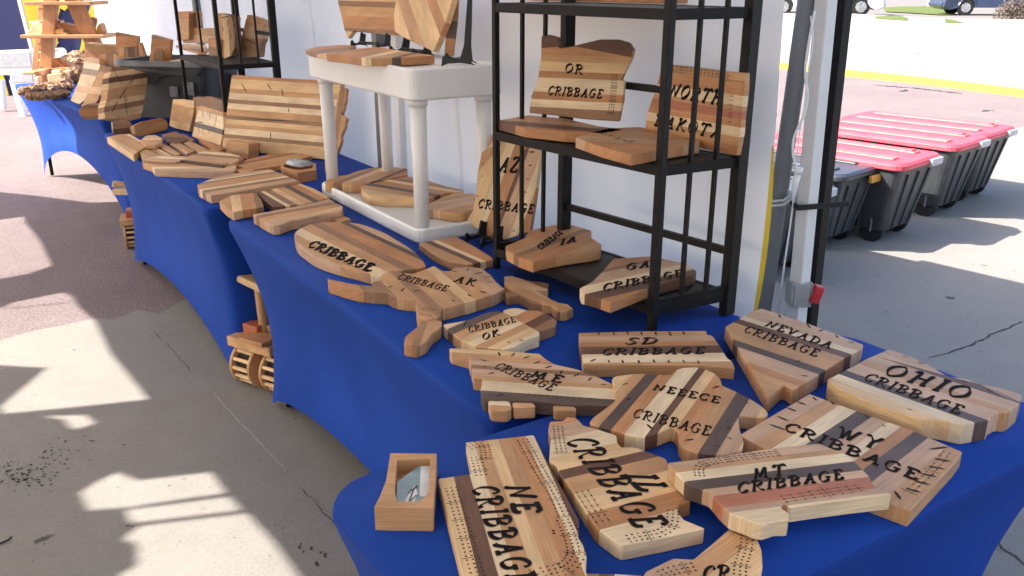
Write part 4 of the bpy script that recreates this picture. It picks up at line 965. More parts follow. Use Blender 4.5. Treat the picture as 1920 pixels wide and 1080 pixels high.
stand('OR cribbage board with a dark carved top edge, upright on the rack middle shelf',
 [(1015,68),(1030,65),(1047,70),(1049,90),(1075,86),(1100,80),(1125,74),(1160,74),(1180,80),(1189,94),(1184,112),(1172,135),(1165,150),(1171,152),(1168,190),(1160,228),(1100,224),(1035,216),(992,212),(996,180),(1008,150),(1014,110)], (992,235), (1160,245), RM+.02, 5, .020,
 'wn2 or1 tn1 mp1.5 or1 cr2.2 or1.2 cr1.2 br1.6', texts=[('OR', (1059,135), (1093,139), (1060,118)), (CB, (1027,177), (1129,184), (1029,161))], tracks=[([(1152,140),(1150,175),(1145,212)],3,.006,.007,1)], group=GR)
stand('NORTH DAKOTA cribbage board, upright behind the bars of the rack',
 [(1242,120),(1300,126),(1360,134),(1397,137),(1396,170),(1391,210),(1388,250),(1380,292),(1320,280),(1260,266),(1208,250),(1212,215),(1228,170)], (1206,258), (1384,295), RM+.003, 2, .018,
 'tn1 or1.8 cr1.3 tn.6 rd1 or1 cr1.2 tn1 or1.4', texts=[('NORTH', (1254,180), (1352,196), (1260,156)), ('DAKOTA', (1226,234), (1352,260), (1230,213))], tracks=[([(1250,128),(1300,134),(1350,140),(1370,150)],3,.006,.012,2), ([(1372,180),(1368,230)],2,.007,.010,1)], group=GR)
stand('AZ cribbage board of upright planks leaning on an easel left of the rack',
 [(903,285),(912,281),(922,252),(960,254),(1000,262),(1022,266),(1012,300),(1002,380),(993,435),(940,452),(924,452),(905,436),(880,420),(876,412),(886,396),(892,360),(896,320)], (880,436), (996,452), TB+.01, 14, .024,
 'tn1.4 mp1.4 cr1 or1.4 wn.5 pk1.6 cr1 or1.2', across=74, texts=[('AZ', (934,322), (970,322), (941,294)), (CB, (896,389), (1000,400), (898,373))],
 ticks=[((991,285),(1003,285)),((990,310),(998,310)),((986,336),(993,336)),((980,360),(988,360)),((976,386),(983,387)),((972,410),(978,410)),((903,308),(908,307)),((902,330),(907,330)),((893,366),(898,370)),((960,432),(966,434))], group=GR)
flat('board on the upper rack shelf, only its edge showing at the top', [(945,-20),(1150,-22),(1330,-20),(1392,-14),(1388,-6),(1240,-4),(1000,-8)], 1.509, .013, 'or1 tn1 or1', ((945,-10),(1300,-8)), name='wooden_board', group='boards on the black rack')
# boards cropped by the bottom of the photo
flat('long curved cribbage board with rows of peg holes, lying below the MT board',
 [(1374,985),(1392,990),(1418,1005),(1428,1030),(1430,1062),(1418,1110),(1400,1180),(1300,1200),(1200,1180),(1185,1110),(1212,1070),(1262,1046),(1300,1048),(1340,1015)], TA, .026, 'pk1.6 tn1.6 mp2.6 or2', ((1240,1120),(1400,1000)), texts=[('CR', (1318,1092), (1372,1088), (1316,1062))],
 tracks=[([(1402,1000),(1398,1030),(1388,1062),(1388,1090)],3,.008,.0085,1), ([(1240,1078),(1270,1068),(1310,1062)],3,.008,.0085,1)], group=G_B)
flat('narrow dark and cream striped board cut off by the bottom of the photo', [(1092,1074),(1150,1075),(1205,1078),(1210,1150),(1100,1160)], TA, .02, 'br1 wn1 cr1 tn1', ((1095,1110),(1100,1077)), name='wooden_board', group='unlettered wooden boards')
# two stub blocks under the front of the ME board
for lab, px, z in (('pale rounded block peeping out under the left front edge of the ME board', [(915,750),(955,752),(960,764),(950,770),(920,768)], 0), ('tan square block peeping out under the front edge of the ME board', [(960,754),(1000,755),(1005,762),(962,764)], 0), ('striped rounded block under the middle of the ME board front edge', [(1036,760),(1078,762),(1082,769),(1040,769)], 0)):
    flat(lab, px, TB, .026, 'cr1 tn1' if 'pale' in lab else 'tn1', (px[0], px[1]), name='wooden_block', group='stub blocks at the ME board', rnd_r=.006)

# ---------------------------------------------------------------- deck holder with a cut glass picture
def picture_box(label, top, z, th, wallw, inner, seed=0):
    O = at(*top[0], z+th); u = at(*top[1], z+th)-at(*top[0], z+th); fr = Frame(O, u, Vector((0, 0, 1)))
    P = [fr.loc(p) for p in top]; I = [fr.loc(p) for p in inner]; c = sum(P, Vector((0, 0)))/len(P)
    if area2(P) < 0: P = P[::-1]; I = I[::-1]
    P = [p-c for p in P]; I = [p-c for p in I]
    M = fr.M(); M.translation = fr.O+fr.u*c.x+fr.v*c.y-fr.n*th
    bm = nb(); n = len(P)
    vo = [[bm.verts.new((p.x, p.y, zz)) for p in P] for zz in (0, th)]; vi = [[bm.verts.new((p.x, p.y, zz)) for p in I] for zz in (th*.3, th)]
    for k in range(n):
        j = (k+1) % n
        bm.faces.new((vo[0][k], vo[0][j], vo[1][j], vo[1][k])); bm.faces.new((vo[1][k], vo[1][j], vi[1][j], vi[1][k])); bm.faces.new((vi[1][k], vi[1][j], vi[0][j], vi[0][k]))
    bm.faces.new(vo[0][::-1]); bm.faces.new(vi[0])
    uvl = bm.loops.layers.uv.new('grain')
    for f in bm.faces:
        for lp in f.loops: lp[uvl].uv = (lp.vert.co.x+3, lp.vert.co.y+lp.vert.co.z+3)
    o = link('deck_holder', bm, WOODS['tn' if seed == 0 else 'or'], M=M, label=label, cat='deck holder', group='deck holders', bevel=.0015)
    return o, fr, c, I
ho, fr, c, I = picture_box('wooden deck holder with a blue grey picture pane at the nearest table corner',
   [(732,849),(819,850),(816,900),(812,953),(728,952),(701,951),(712,930),(724,900)], TA, .042, .01, [(745,862),(806,860),(806,890),(802,925),(785,940),(745,940),(740,920),(742,890)])
M_glass = pmat('blue grey printed pane', (.20,.30,.36), .08, (.14,.22,.27), 12, spec=.8); M_pr = pmat('white printed figure', (.66,.68,.70), .2); M_prd = pmat('dark printed line', (.03,.03,.04), .3)
L = lambda x, y: fr.loc((x, y))-c
bm = nb(); extr(bm, [Vector((*L(*p), .026)) for p in ((744,890),(786,860),(808,859),(804,922),(792,936),(742,938))], Vector((0, 0, .003)))
pane = link('picture_pane', bm, M_glass, ho)
bm = nb()
for pp in ([(788,862),(806,861),(803,918),(786,918)], [(764,938),(760,925),(770,904),(778,898),(782,912),(776,930),(800,924),(792,936)]):
    bm.faces.new([bm.verts.new((*L(*p), .0296)) for p in pp])
link('printed_shape', bm, M_pr, pane)
bm = nb()
for i, (a, b, w) in enumerate((((766,930),(776,902),1.6), ((772,908),(782,898),2.2), ((764,914),(772,904),1.4), ((770,926),(780,916),1.2))):
    p, q = L(*a), L(*b); d = (q-p).normalized(); nn = Vector((-d.y, d.x))*.0008*w
    bm.faces.new([bm.verts.new((*v, .0300+i*.0001)) for v in (p+nn, q+nn, q-nn, p-nn)])
link('printed_lines', bm, M_prd, pane)
ho2, fr2, c2, I2 = picture_box('small cherry deck holder topped by a silvery pane, left of the white stand',
   [(526,308),(548,300),(592,306),(593,318),(557,324),(526,314)], TB, .045, .01, [(532,309),(549,303),(585,307),(586,315),(558,319),(533,313)], 1)
bm = nb(); A_ = at(548, 306, TB+.045); B_ = at(576, 312, TB+.045); d = (B_-A_); s_ = Vector((-d.y, d.x, 0)).normalized()*.035
rows = []
for i in range(9):
    t = math.pi*i/8; rows.append([bm.verts.new(P_ - s_*math.cos(t) + Vector((0, 0, .022*math.sin(t)+.001)) - ho2.location) for P_ in (A_, B_)])
for a, b in zip(rows, rows[1:]): bm.faces.new((a[0], b[0], b[1], a[1]))
bm.faces.new([r[0] for r in rows]); bm.faces.new([r[1] for r in rows][::-1])
link('curved_pane', bm, pmat('silvery pane', (.42,.45,.48), .15, (.30,.33,.36), 60), label='curved silvery pane resting on the small cherry deck holder', cat='pane', smooth=True).location = ho2.location

# ---------------------------------------------------------------- small black easels
def easel(label, a, b, z, h=.10, s=1.0, flip=1):
    A = at(*a, z); B = at(*b, z); e = (B-A); e.z = 0; e.normalize(); w = Vector((-e.y, e.x, 0)); w = (w if w.dot(A) > 0 else -w)*flip
    c0 = (A+B)/2; o = empty('display_easel', c0, label=label, cat='easel', group='black plastic easels')
    for sg_ in (-1, 1):
        off = (B-A)*(.32*sg_)
        prof = [(-.055,0),(-.05,.028),(-.042,.032),(-.036,.022),(-.02,.016),(0,.022),(.012,.06),(.03,h),(.038,h),(.03,.05),(.034,.01),(.05,0),(.03,.006),(.0,.010),(-.035,.008)]
        bm = nb(); extr(bm, [off - e*.003 + w*(p[0]*s) + Vector((0, 0, p[1]*s)) for p in prof], e*.006); link('side_arm', bm, M_ease, o, bevel=.001)
    bm = nb(); bar(bm, -(B-A)*.32+Vector((0, 0, .018))+w*.0, (B-A)*.32+Vector((0, 0, .018))+w*.0, .008, .012); link('cross_piece', bm, M_ease, o)
    return o
easel('black plastic easel under the left upright board on the white stand', (662,88), (735,92), UT, .05)
easel('black plastic easel under the middle upright board on the white stand', (742,100), (806,108), UT, .05)
e3 = easel('tall black easel holding the narrow board at the right of the white stand', (862,126), (866,118), UT, .25, 1.1, -1)
easel('black easel holding the AZ board beside the rack', (888,448), (935,462), TB, .05, 1.1)
# ---------------------------------------------------------------- grey storage tote with boards in it
o = empty('storage_tote', (0, 0, TB), label='large open dark grey plastic tote full of boards on the far blue tables', cat='tote')
A_ = W(-.72, 4.42, TB); B_ = W(-.30, 3.97, TB); e = (B_-A_).normalized(); w_ = Vector((-e.y, e.x, 0)); w_ = w_ if w_.y > 0 else -w_
LL = (B_-A_).length; cc = (A_+B_)/2 + w_*.22; ang = math.atan2(e.y, e.x); o.location = cc; o.rotation_euler = (0, 0, ang)
bm = nb(); H_ = .335
a = rrect(LL*.82, .34, .05, 5); b = rrect(LL*.98, .42, .06, 5); bi = rrect(LL*.98-.012, .408, .055, 5); ai = rrect(LL*.82-.012, .328, .045, 5)
loft(bm, a, b, 0, H_, capB=False)
loft(bm, ai, bi, .012, H_, capB=False)
link('tub', bm, M_ctn, o)
bm = nb(); rim_o = rrect(LL*1.06, .49, .08, 6); rim_i = rrect(LL*.98-.012, .408, .055, 6)
q = [[bm.verts.new((p[0], p[1], z)) for p in P_] for P_, z in ((rim_o, H_-.022), (rim_o, H_+.004), (rrect(LL*1.04, .47, .075, 6), H_+.01), (rim_i, H_+.006))]
for s1, s2 in zip(q, q[1:]):
    n = len(s1)
    for k in range(n): bm.faces.new((s1[k], s1[(k+1) % n], s2[(k+1) % n], s2[k]))
link('rim', bm, M_ctn2, o, smooth=True)
bm = nb(); t_ = Matrix.Rotation(-.08, 3, 'X')
extr(bm, [Vector((-.46*LL, -.215, H_-.02)), Vector((-.43*LL, -.208, H_*.62)), Vector((-.08*LL, -.206, H_*.62)), Vector((-.02*LL, -.212, H_*.74)), Vector((.1*LL, -.216, H_*.78)), Vector((.4*LL, -.217, H_*.78)), Vector((.46*LL, -.225, H_-.02))], Vector((0, .03, 0)))
link('moulded_panel', bm, M_ctn, o, bevel=.005)
for s in ((.12, .5, .055, .06), (.29, .56, .07, .075)):
    bm = nb(); box(bm, (LL*s[0], -.2185+.012*(.56-s[1])*4, H_*s[1]), (s[2], .004, s[3]), t_); link('paper_label', bm, pmat('worn grey label', (.22,.21,.22), .6, (.12,.115,.125), 30), o)
GT = 'boards packed in and behind the grey tote'
def zstand(label, q, r, z, w, h, th, tilt, strips, turn=0, name='wooden_board', group=GT, round_=.004, rough=0, poly=None, top_slope=0):
    """a board standing at (q, r) along the tables, facing us."""
    P = W(q, r, z); e = Vector((.547, -.837, 0)); e.rotate(Matrix.Rotation(math.radians(turn), 3, 'Z'))
    away = Vector((-e.y, e.x, 0)); t = math.radians(tilt); up = Vector((0, 0, math.cos(t)))+away*math.sin(t); n_ = e.cross(up)
    if n_.dot(CP-P) < 0: n_ = -n_
    BSEED[0] += 1; rnd = random.Random(BSEED[0])
    fr = Frame(P, e, n_)
    pl = poly or [(-w/2, 0), (w/2, 0), (w/2, h-top_slope), (-w/2, h)]
    pl = [Vector((x, y if fr.v.z > 0 else -y)) for x, y in pl]
    if round_: pl = rounded(pl, round_)
    bm = board_mesh(pl, th, st(strips), rnd, rough_edge=rough)
    M = fr.M(); M.translation = P - fr.n*th
    return link(name, bm, WLIST, M=M, label=label, cat='board' if 'board' in name else 'block', group=group)
def vstand(label, px, Y, th, strips, across=True, name='wooden_board', group=GT, turn=0, **k):
    """an upright board at depth Y."""
    n_ = Vector((math.sin(math.radians(turn)), -math.cos(math.radians(turn)), 0)); e = Vector((math.cos(math.radians(turn)), math.sin(math.radians(turn)), 0))
    O = atY(sum(p[0] for p in px)/len(px), max(p[1] for p in px), Y)
    return make_board(label, Frame(O, e if across else Vector((0, 0, 1)), n_), px, th, strips, name=name, group=group, **k)
vstand('tallest brown board in the stack behind the grey tote', [(216,60),(258,68),(262,140),(218,140)], 5.90, .03, 'br1 or3 tn3 or3', turn=-14)
vstand('brown board second in the stack behind the grey tote', [(222,76),(262,82),(265,140),(222,140)], 5.84, .03, 'or1 tn2 or2', turn=-14)
vstand('walnut board third in the stack behind the grey tote', [(232,88),(266,90),(270,140),(232,140)], 5.78, .03, 'br1 wn1 br1', turn=-14, across=False)
vstand('dark cherry board at the right of the stack behind the grey tote', [(256,80),(263,80),(271,104),(271,130),(256,130)], 5.72, .03, 'wn1 or1', across=False, turn=-14)
vstand('square brown board with a dark right edge standing in the grey tote', [(284,65),(320,75),(317,122),(279,122)], 5.55, .03, 'br.35 or2.2', turn=-14)
vstand('arch topped brown block standing in front of the square board in the tote', [(288,100),(291,93),(297,90),(303,93),(306,100),(306,118),(287,118)], 5.50, .012, 'br1', turn=-14)
for i, (dx, zz, ww, lab) in enumerate(((.08, .0, .30, 'pale plank lying lowest in the grey tote'), (.10, .022, .26, 'pale plank in the middle of those lying in the tote'), (.12, .044, .22, 'pale plank lying topmost in the tote'))):
    p = cc + e*dx + Vector((0, 0, 0)); BSEED[0] += 1
    bm = board_mesh(rounded([Vector(v) for v in ((-ww/2, -.13), (ww/2, -.13), (ww/2, .13), (-ww/2, .13))], .003), .02, st('cr1 mp1 tn1 cr1'), random.Random(i))
    link('wooden_board', bm, WLIST, M=Matrix.Translation(Vector((p.x, p.y, TB+H_-.058+zz))) @ Matrix.Rotation(ang+.03*i, 4, 'Z'), label=lab, cat='board', group=GT)
bm = nb(); box(bm, cc+e*.08+Vector((0, 0, .14)), (LL*.6, .26, .27), Matrix.Rotation(ang, 3, 'Z')); link('cardboard_box', bm, pmat('brown card', (.30,.20,.13), .8), label='brown card box down inside the grey tote under the pale planks', cat='box')
# brown wood behind the upright rough boards at the left of the tote
vstand('pale round edged block in the pile left of the tote', [(176,94),(184,87),(196,84),(220,86),(243,92),(243,124),(236,160),(212,160),(206,120),(192,104),(180,100)], 6.1, .12, 'tn1 or1.5 br1', name='wooden_block', rnd_r=.01)
vstand('smaller brown block in front of the pile left of the tote', [(206,98),(222,96),(224,160),(212,160)], 6.0, .05, 'br1 or1', name='wooden_block')
stand('brown upright board in the pile left of the tote', [(185,104),(205,98),(222,104),(228,130),(225,160),(190,158),(186,130)], (186,200), (226,202), TB, 6, .08, 'or1 br1 tn1', across=False, name='wooden_board', group=GT)
vstand('flat topped plank at the back of the pile left of the tote', [(158,81),(196,84),(197,150),(158,150)], 6.75, .10, 'tn1 or1 tn3')
stand('dark capped grey block between the rough boards and the corner board', [(190,120),(209,126),(207,150),(200,185),(182,187)], (182,200), (206,204), TB, 10, .03, 'dk1 dk1', across=False, name='wooden_block', group=GT)

# ---------------------------------------------------------------- things on the second rack
S2 = 1.168
stand('tall brown box shaped block at the back left of the rough block rack', [(333,22),(352,21),(354,26),(354,74),(331,76)], (331,96), (356,98), S2, 2, .08, 'or1 tn3', name='wooden_block', group='blocks on the far rack')
stand('narrow cherry block beside the tall brown block on the far rack', [(363,24),(372,21),(375,24),(374,50),(362,50)], (360,98), (376,98), S2, 2, .04, 'wn1 or1', across=False, name='wooden_block', group='blocks on the far rack')
fb = stand('pale picture frame with a dark street photo on the far rack', [(348,49),(382,53),(412,52),(412,78),(385,80),(342,80)], (342,96), (412,102), S2, 8, .03, 'tn1 pk1', name='picture_frame', group='blocks on the far rack')
fb['category'] = 'frame'
P_ = [onplane(x, y, fb.matrix_local @ Vector((0, 0, .031)), fb.matrix_local.to_3x3() @ Vector((0, 0, 1))) for x, y in ((352,64),(386,68),(386,79),(350,79))]
bm = nb(); inv = fb.matrix_local.inverted(); extr(bm, [inv @ p for p in P_], Vector((0, 0, .002))); link('street_photo', bm, pmat('dark street photo', (.10,.115,.125), .3, (.03,.035,.04), 90), fb)
flat('pale board sticking out over the front edge of the far rack shelf', [(329,85),(352,81),(385,84),(392,92),(385,99),(372,98),(350,92)], S2, .012, 'mp1 tn1 or.6', ((330,86),(385,96)), name='wooden_board', group='blocks on the far rack')
stand('brown block right behind the front post of the far rack', [(390,72),(412,74),(412,105),(391,104)], (390,106), (412,108), S2, 0, .05, 'or1 br1', name='wooden_block', group='blocks on the far rack')
stand('rough cracked bark block with a rounded foot, in the middle of the far rack', [(408,25),(420,26),(434,30),(440,60),(440,90),(434,105),(422,110),(415,105),(408,80)], (410,106), (440,108), S2+.004, 4, .045, 'tn1 mp1 br1', across=False, name='wooden_block', group='blocks on the far rack', rough=.003, ticks=[((414,34),(430,30)),((428,34),(426,52)),((428,56),(432,62)),((416,48),(420,60)),((434,62),(432,72))])
stand('cherry board partly hidden behind the cracked bark block', [(434,30),(449,33),(444,70),(441,100),(432,100)], (432,102), (446,102), S2, 4, .03, 'or1 br1', across=False, name='wooden_board', group='blocks on the far rack')
stand('rough grey brown bark block at the right end of the far rack', [(463,28),(472,29),(490,36),(496,44),(493,70),(487,88),(485,106),(460,107),(446,104),(452,70)], (447,106), (487,108), S2+.003, 6, .045, 'tn1 pk1 br1.6', name='wooden_block', group='blocks on the far rack', rough=.003, ticks=[((478,38),(480,56)),((474,60),(477,64)),((452,68),(482,84)),((458,88),(460,98)),((484,40),(486,46))])

# ---------------------------------------------------------------- farthest table: ladder display, log slices, small wooden things
def PY(x, y, Y): return atY(x, y, Y)
YD = 7.35
o = empty('ladder_display', PY(100, 165, YD), label='tall wooden A shaped ladder display with two shelves on the farthest table', cat='display stand'); b0 = o.location.copy()
def plank(px, Y, th, name, mat, parent=o):
    bm = nb(); extr(bm, [PY(x, y, Y)-b0 for x, y in px], Vector((0, th, 0)))
    uvl = bm.loops.layers.uv.new('grain')
    for f in bm.faces:
        for lp in f.loops: lp[uvl].uv = (lp.vert.co.z+lp.vert.co.y, lp.vert.co.x+1.3)
    return link(name, bm, mat, parent, bevel=.004)
W_or = WOODS['or']; W_tn = WOODS['tn']; W_mp = WOODS['mp']
plank([(82,-20),(108,-20),(96,126),(74,126)], YD-.02, .05, 'leg', W_or)
plank([(112,-20),(142,-20),(150,0),(188,82),(160,82),(140,45)], YD+.03, .05, 'leg', W_or)
plank([(72,5),(84,5),(70,140),(58,140)], YD+.22, .04, 'leg', W_tn)
bm = nb(); 
for py, x0, x1 in ((6, 50, 174), (68, 44, 200)):
    z = PY(100, py, YD).z
    a, b2_ = PY(x0, py, YD), PY(x1, py, YD)
    bm = nb(); box(bm, Vector(((a.x+b2_.x)/2, YD+.12, z))-b0, (b2_.x-a.x, .34, .028))
    uvl = bm.loops.layers.uv.new('grain')
    for f in bm.faces:
        for lp in f.loops: lp[uvl].uv = (lp.vert.co.x, lp.vert.co.y+lp.vert.co.z)
    link('shelf', bm, W_tn, o, bevel=.004)
for py in (16, 38, 82, 97, 112):
    plank([(71,py),(84,py),(84,py+3),(70,py+3)], YD+.0, .24, 'rung', W_mp)
def carved(label, px, Y, th, wood_, name='carved_toy', cat='wooden toy', group='wooden toys on the farthest table'):
    c_ = PY(sum(p[0] for p in px)/len(px), max(p[1] for p in px), Y); bm = nb()
    extr(bm, [PY(x, y, Y)-c_ for x, y in px], Vector((0, th, 0)))
    uvl = bm.loops.layers.uv.new('grain')
    for f in bm.faces:
        for lp in f.loops: lp[uvl].uv = (lp.vert.co.x+c_.x, lp.vert.co.z+lp.vert.co.y)
    return link(name, bm, wood_, M=Matrix.Translation(c_), label=label, cat=cat, group=group, bevel=.006)
carved('pale carved toy vehicle at the left end of the display middle shelf', [(53,39),(60,42),(80,40),(80,50),(78,66),(50,66),(50,58),(57,55),(58,48)], YD+.02, .10, WOODS['cr'])
carved('low carved toy with a long curved back on the display middle shelf', [(104,44),(120,43),(135,47),(147,50),(152,58),(148,65),(132,64),(122,56),(110,52),(102,56)], YD+.05, .08, W_or)
carved('small wooden toy engine on the display middle shelf', [(101,55),(118,54),(119,60),(126,62),(126,66),(101,66)], YD-.01, .06, W_tn)
carved('flat pale board standing at the right end of the display middle shelf', [(166,32),(180,33),(182,38),(180,50),(172,52)], YD+.16, .02, WOODS['pk'])
carved('small woven looking wooden basket at the right end of the display', [(181,50),(188,43),(193,58),(192,64),(182,62)], YD+.08, .08, W_tn)
for lab_, px_, YY, wd in (('small pale block on top of the toy train', [(96,132),(112,131),(112,138),(97,139)], YD-.12, 'cr'), ('small brown block between the toy train and the log slices', [(92,156),(112,155),(113,163),(93,164)], YD-.2, 'or'),
   ('flat grey brown wood chip beside the pale square', [(110,152),(130,151),(134,158),(112,160)], YD-.22, 'br'), ('pale curled wood piece left of the ladder display foot', [(64,146),(72,142),(74,158),(66,162)], YD-.16, 'cr'), ('thin pale board on edge behind the long backed toy', [(112,38),(114,38),(115,46),(112,46)], YD+.1, 'mp')):
    carved(lab_, px_, YY, .06, WOODS[wd])
carved('stepped wooden toy house at the foot of the ladder display', [(96,126),(96,110),(114,108),(114,116),(120,118),(128,122),(128,128),(92,130)], YD+.1, .12, W_or)
carved('stack of pale wooden toys at the left foot of the ladder display', [(62,132),(86,130),(86,136),(82,142),(80,150),(84,156),(66,160),(62,150),(66,142)], YD-.10, .10, W_tn)
carved('long pale wooden toy train lying before the ladder display', [(88,140),(116,137),(114,150),(112,154),(90,155)], YD-.15, .09, W_mp)
carved('flat brown board lying under the ladder display legs', [(70,129),(130,126),(130,136),(88,138),(70,138)], YD-.02, .18, W_or)
carved('pale flat square of wood among the toys near the log pile', [(114,134),(131,132),(131,151),(116,151)], YD-.1, .07, WOODS['cr'])
bm = nb(); extr(bm, [PY(x, y, 7.2)-PY(52, 140, 7.2) for x, y in ((40,136),(64,135),(64,140),(42,140))], Vector((0, .2, 0)))
link('wooden_tray', bm, pmat('golden tray wood', (.62,.38,.15), .5), M=Matrix.Translation(PY(52, 140, 7.2)), label='thin golden wooden tray projecting at the far left end of the blue tables', cat='tray', bevel=.004)
def lump(label, px, py, z, r, sq, mat, seed, name='log_slice', cat='log slice', group='rough log slices'):
    rr = random.Random(seed); bm = nb(); bmesh.ops.create_icosphere(bm, subdivisions=3, radius=1)
    from mathutils import noise
    for v in bm.verts:
        d = v.co.normalized(); k = 1+.28*noise.noise(d*2.2+Vector((seed, 0, 0)))+.12*noise.noise(d*6+Vector((0, seed, 0)))
        v.co = Vector((d.x*r*k, d.y*r*k*.8, max(-sq, d.z*sq*k)))
    p = at(px, py, z); 
    return link(name, bm, mat, smooth=False, M=Matrix.Translation(p+Vector((0, 0, sq))), label=label, cat=cat, group=group)
pos = [('leftmost',47,180),('second',62,176),('third',78,173),('fourth',92,171),('fifth',104,173),('sixth',116,172),('seventh',128,171)]
for i, (nm, x, y) in enumerate(pos): lump(f'bark covered log slice, {nm} from the left in the back row before the toys', x, y, TB, .050, .034, M_bark, i+2)
pos = [('leftmost',60,189),('second',74,189),('third',90,187),('fourth',106,186),('rightmost',121,184)]
for i, (nm, x, y) in enumerate(pos): lump(f'bark covered log slice, {nm} in the front row at the edge of the farthest table', x, y, TB, .046, .032, M_bark, i+20)
for i, (x, y, r, lab) in enumerate(((134,122,.10,'large dark bark lump piled beside the ladder display'), (146,112,.09,'shaggy bark lump highest in the pile beside the ladder display'), (150,130,.10,'bark lump at the right of the pile next to the rough boards'), (140,146,.08,'brown log chunk at the base of the bark pile'), (122,156,.05,'small grey bark chunk left of the bark pile'))):
    lump(lab, x, y+r*110, TB, r, r*.75, M_bark, 40+i, name='bark_chunk', cat='bark chunk')

# ---------------------------------------------------------------- white bench and coloured tent behind the farthest table
YW = 10.6
o = empty('plastic_bench', at(40, 221, 0), label='white plastic bench with grey recessed panels beyond the farthest table', cat='bench'); b1_ = o.location.copy()
def panel(px, Y, th, mat, name, parent, base, bevel=.01, **k):
    bm = nb(); extr(bm, [PY(x, y, Y)-base for x, y in px], Vector((0, th, 0))); return link(name, bm, mat, parent, bevel=bevel, **k)
panel([(-40,97),(58,93),(72,165),(20,158),(18,141),(-40,141)], YW, .12, M_plas, 'back_frame', o, b1_)
M_pan = pmat('pale grey plastic panel', (.52,.53,.54), .5)
panel([(-30,101),(55,97),(59,126),(8,127),(-30,127)], YW-.012, .01, M_pan, 'recessed_panel', o, b1_, .004)
panel([(20,141),(60,138),(62,154),(22,155)], YW-.012, .01, M_pan, 'recessed_panel', o, b1_, .004)
panel([(16,150),(28,152),(48,221),(37,221)], YW, .08, M_plas, 'leg', o, b1_)
panel([(-6,150),(4,150),(8,206),(0,206)], YW+.4, .08, M_plas, 'leg', o, b1_)
w2 = panel([(95,91),(118,90),(122,95),(125,116),(97,116)], YW-.4, .05, M_plas, 'plastic_chair', None, Vector((0, 0, 0)), .02, label='rounded white plastic chair back seen through the ladder display', cat='chair')
YT = 12.6; M_navy = wall_fabric('navy tent fabric', (.030,.033,.11), .06); M_tyel = wall_fabric('yellow tent fabric', (.60,.50,.045), .06)
o = empty('tent_wall', PY(90, 200, YT), label='navy tent wall with yellow diamond shapes standing far behind on the left', cat='tent wall'); b2 = o.location.copy()
panel([(-260,-60),(192,-60),(200,194),(-260,194)], YT, .02, M_navy, 'navy_panel', o, b2, 0)
for px in ([(36,-30),(66,-30),(112,5),(112,20),(104,45),(108,80),(100,100),(62,100),(50,60),(42,20)], [(112,-5),(125,-15),(134,8),(121,20),(106,12)], [(150,92),(154,72),(159,82),(158,92),(152,99),(146,99)], [(164,30),(172,2),(186,25),(198,62),(200,90),(180,90)],
           [(-30,112),(0,118),(8,150),(16,178),(8,182),(0,172),(-30,168)]):
    panel(px, YT-.03, .025, M_tyel, 'yellow_panel', o, b2, 0)
panel([(24,-30),(31,-30),(66,110),(60,110)], YT-.2, .04, M_plas, 'frame_pole', o, b2, .005)
for px, Y, lab in (([(168,-30),(202,-30),(216,110),(190,110)], 10.3, 'wide bright white tent leg between the coloured tent and the white wall'),):
    panel(px, Y, .12, M_plas, 'tent_pole', None, Vector((0, 0, 0)), .01, label=lab, cat='tent pole')
panel([(203,-30),(208,-30),(222,110),(218,112)], 10.0, .05, M_grey, 'tent_pole', None, Vector((0, 0, 0)), .01, label='thin grey tent leg at the far left end of the white wall', cat='tent pole')

# ---------------------------------------------------------------- wooden toy tractors stored on the ground between the tables
def uvbox(bm):
    uvl = bm.loops.layers.uv.verify() if False else bm.loops.layers.uv.new('grain')
    for f in bm.faces:
        for lp in f.loops: lp[uvl].uv = (lp.vert.co.x+lp.vert.co.z, lp.vert.co.y+2)
def toy(label, P, rz, wheel_mat, scale=1.):
    o = empty('toy_tractor', P, rz, label=label, cat='wooden toy', group='wooden toy tractors under the tables'); o.scale = (scale,)*3
    def part(name, fn, mat, parent=o, bv=.004):
        bm = nb(); fn(bm); uvbox(bm); return link(name, bm, mat, parent, bevel=bv)
    for x in (-.05, .13):
        def drum(bm, x=x):
            for d in (-.012, .012+.0): tube(bm, [(x-.018, d*5, .10), (x+.018, d*5, .10)], .10, 28) if False else None
            tube(bm, [(x-.062, 0, .10), (x-.046, 0, .10)], .10, 28); tube(bm, [(x+.046, 0, .10), (x+.062, 0, .10)], .10, 28)
        w = part('roller', drum, W_tn)
        def slats(bm, x=x):
            for k in range(14):
                t = 2*math.pi*k/14; box(bm, (x, .088*math.cos(t), .10+.088*math.sin(t)), (.10, .016, .016), Matrix.Rotation(t, 3, 'X'))
        part('roller_slats', slats, W_mp, w)
        part('hub', lambda bm, x=x: tube(bm, [(x-.045, 0, .10), (x+.045, 0, .10)], .075, 20), M_burn, w)
    part('body', lambda bm: (box(bm, (0, .03, .215), (.26, .22, .045)), box(bm, (0, .08, .26), (.17, .12, .045))), W_tn)
    part('orange_block', lambda bm: box(bm, (-.04, .00, .262), (.09, .05, .05)), pmat('orange painted block', (.45,.12,.05), .6))
    part('deck', lambda bm: box(bm, (.04, -.05, .25), (.14, .10, .022)), W_or)
    part('post', lambda bm: tube(bm, [(.0, .02, .235), (-.02, .03, .46)], .021, 16), W_tn)
    part('roof', lambda bm: box(bm, (-.02, .03, .475), (.26, .10, .035), Matrix.Rotation(.18, 3, 'Y')), W_mp, bv=.01)
    return o
P1 = W(-.745, 1.83); toy('wooden toy tractor with slatted rollers standing between the second and third tables', (P1.x, P1.y, 0), -.55, WOODS['tn'], .92)
P2 = at(243, 466, 0); toy('wooden toy tractor standing between the third and the farthest tables', (P2.x+.06, P2.y+.05, 0), .35, WOODS['tn'], .8)
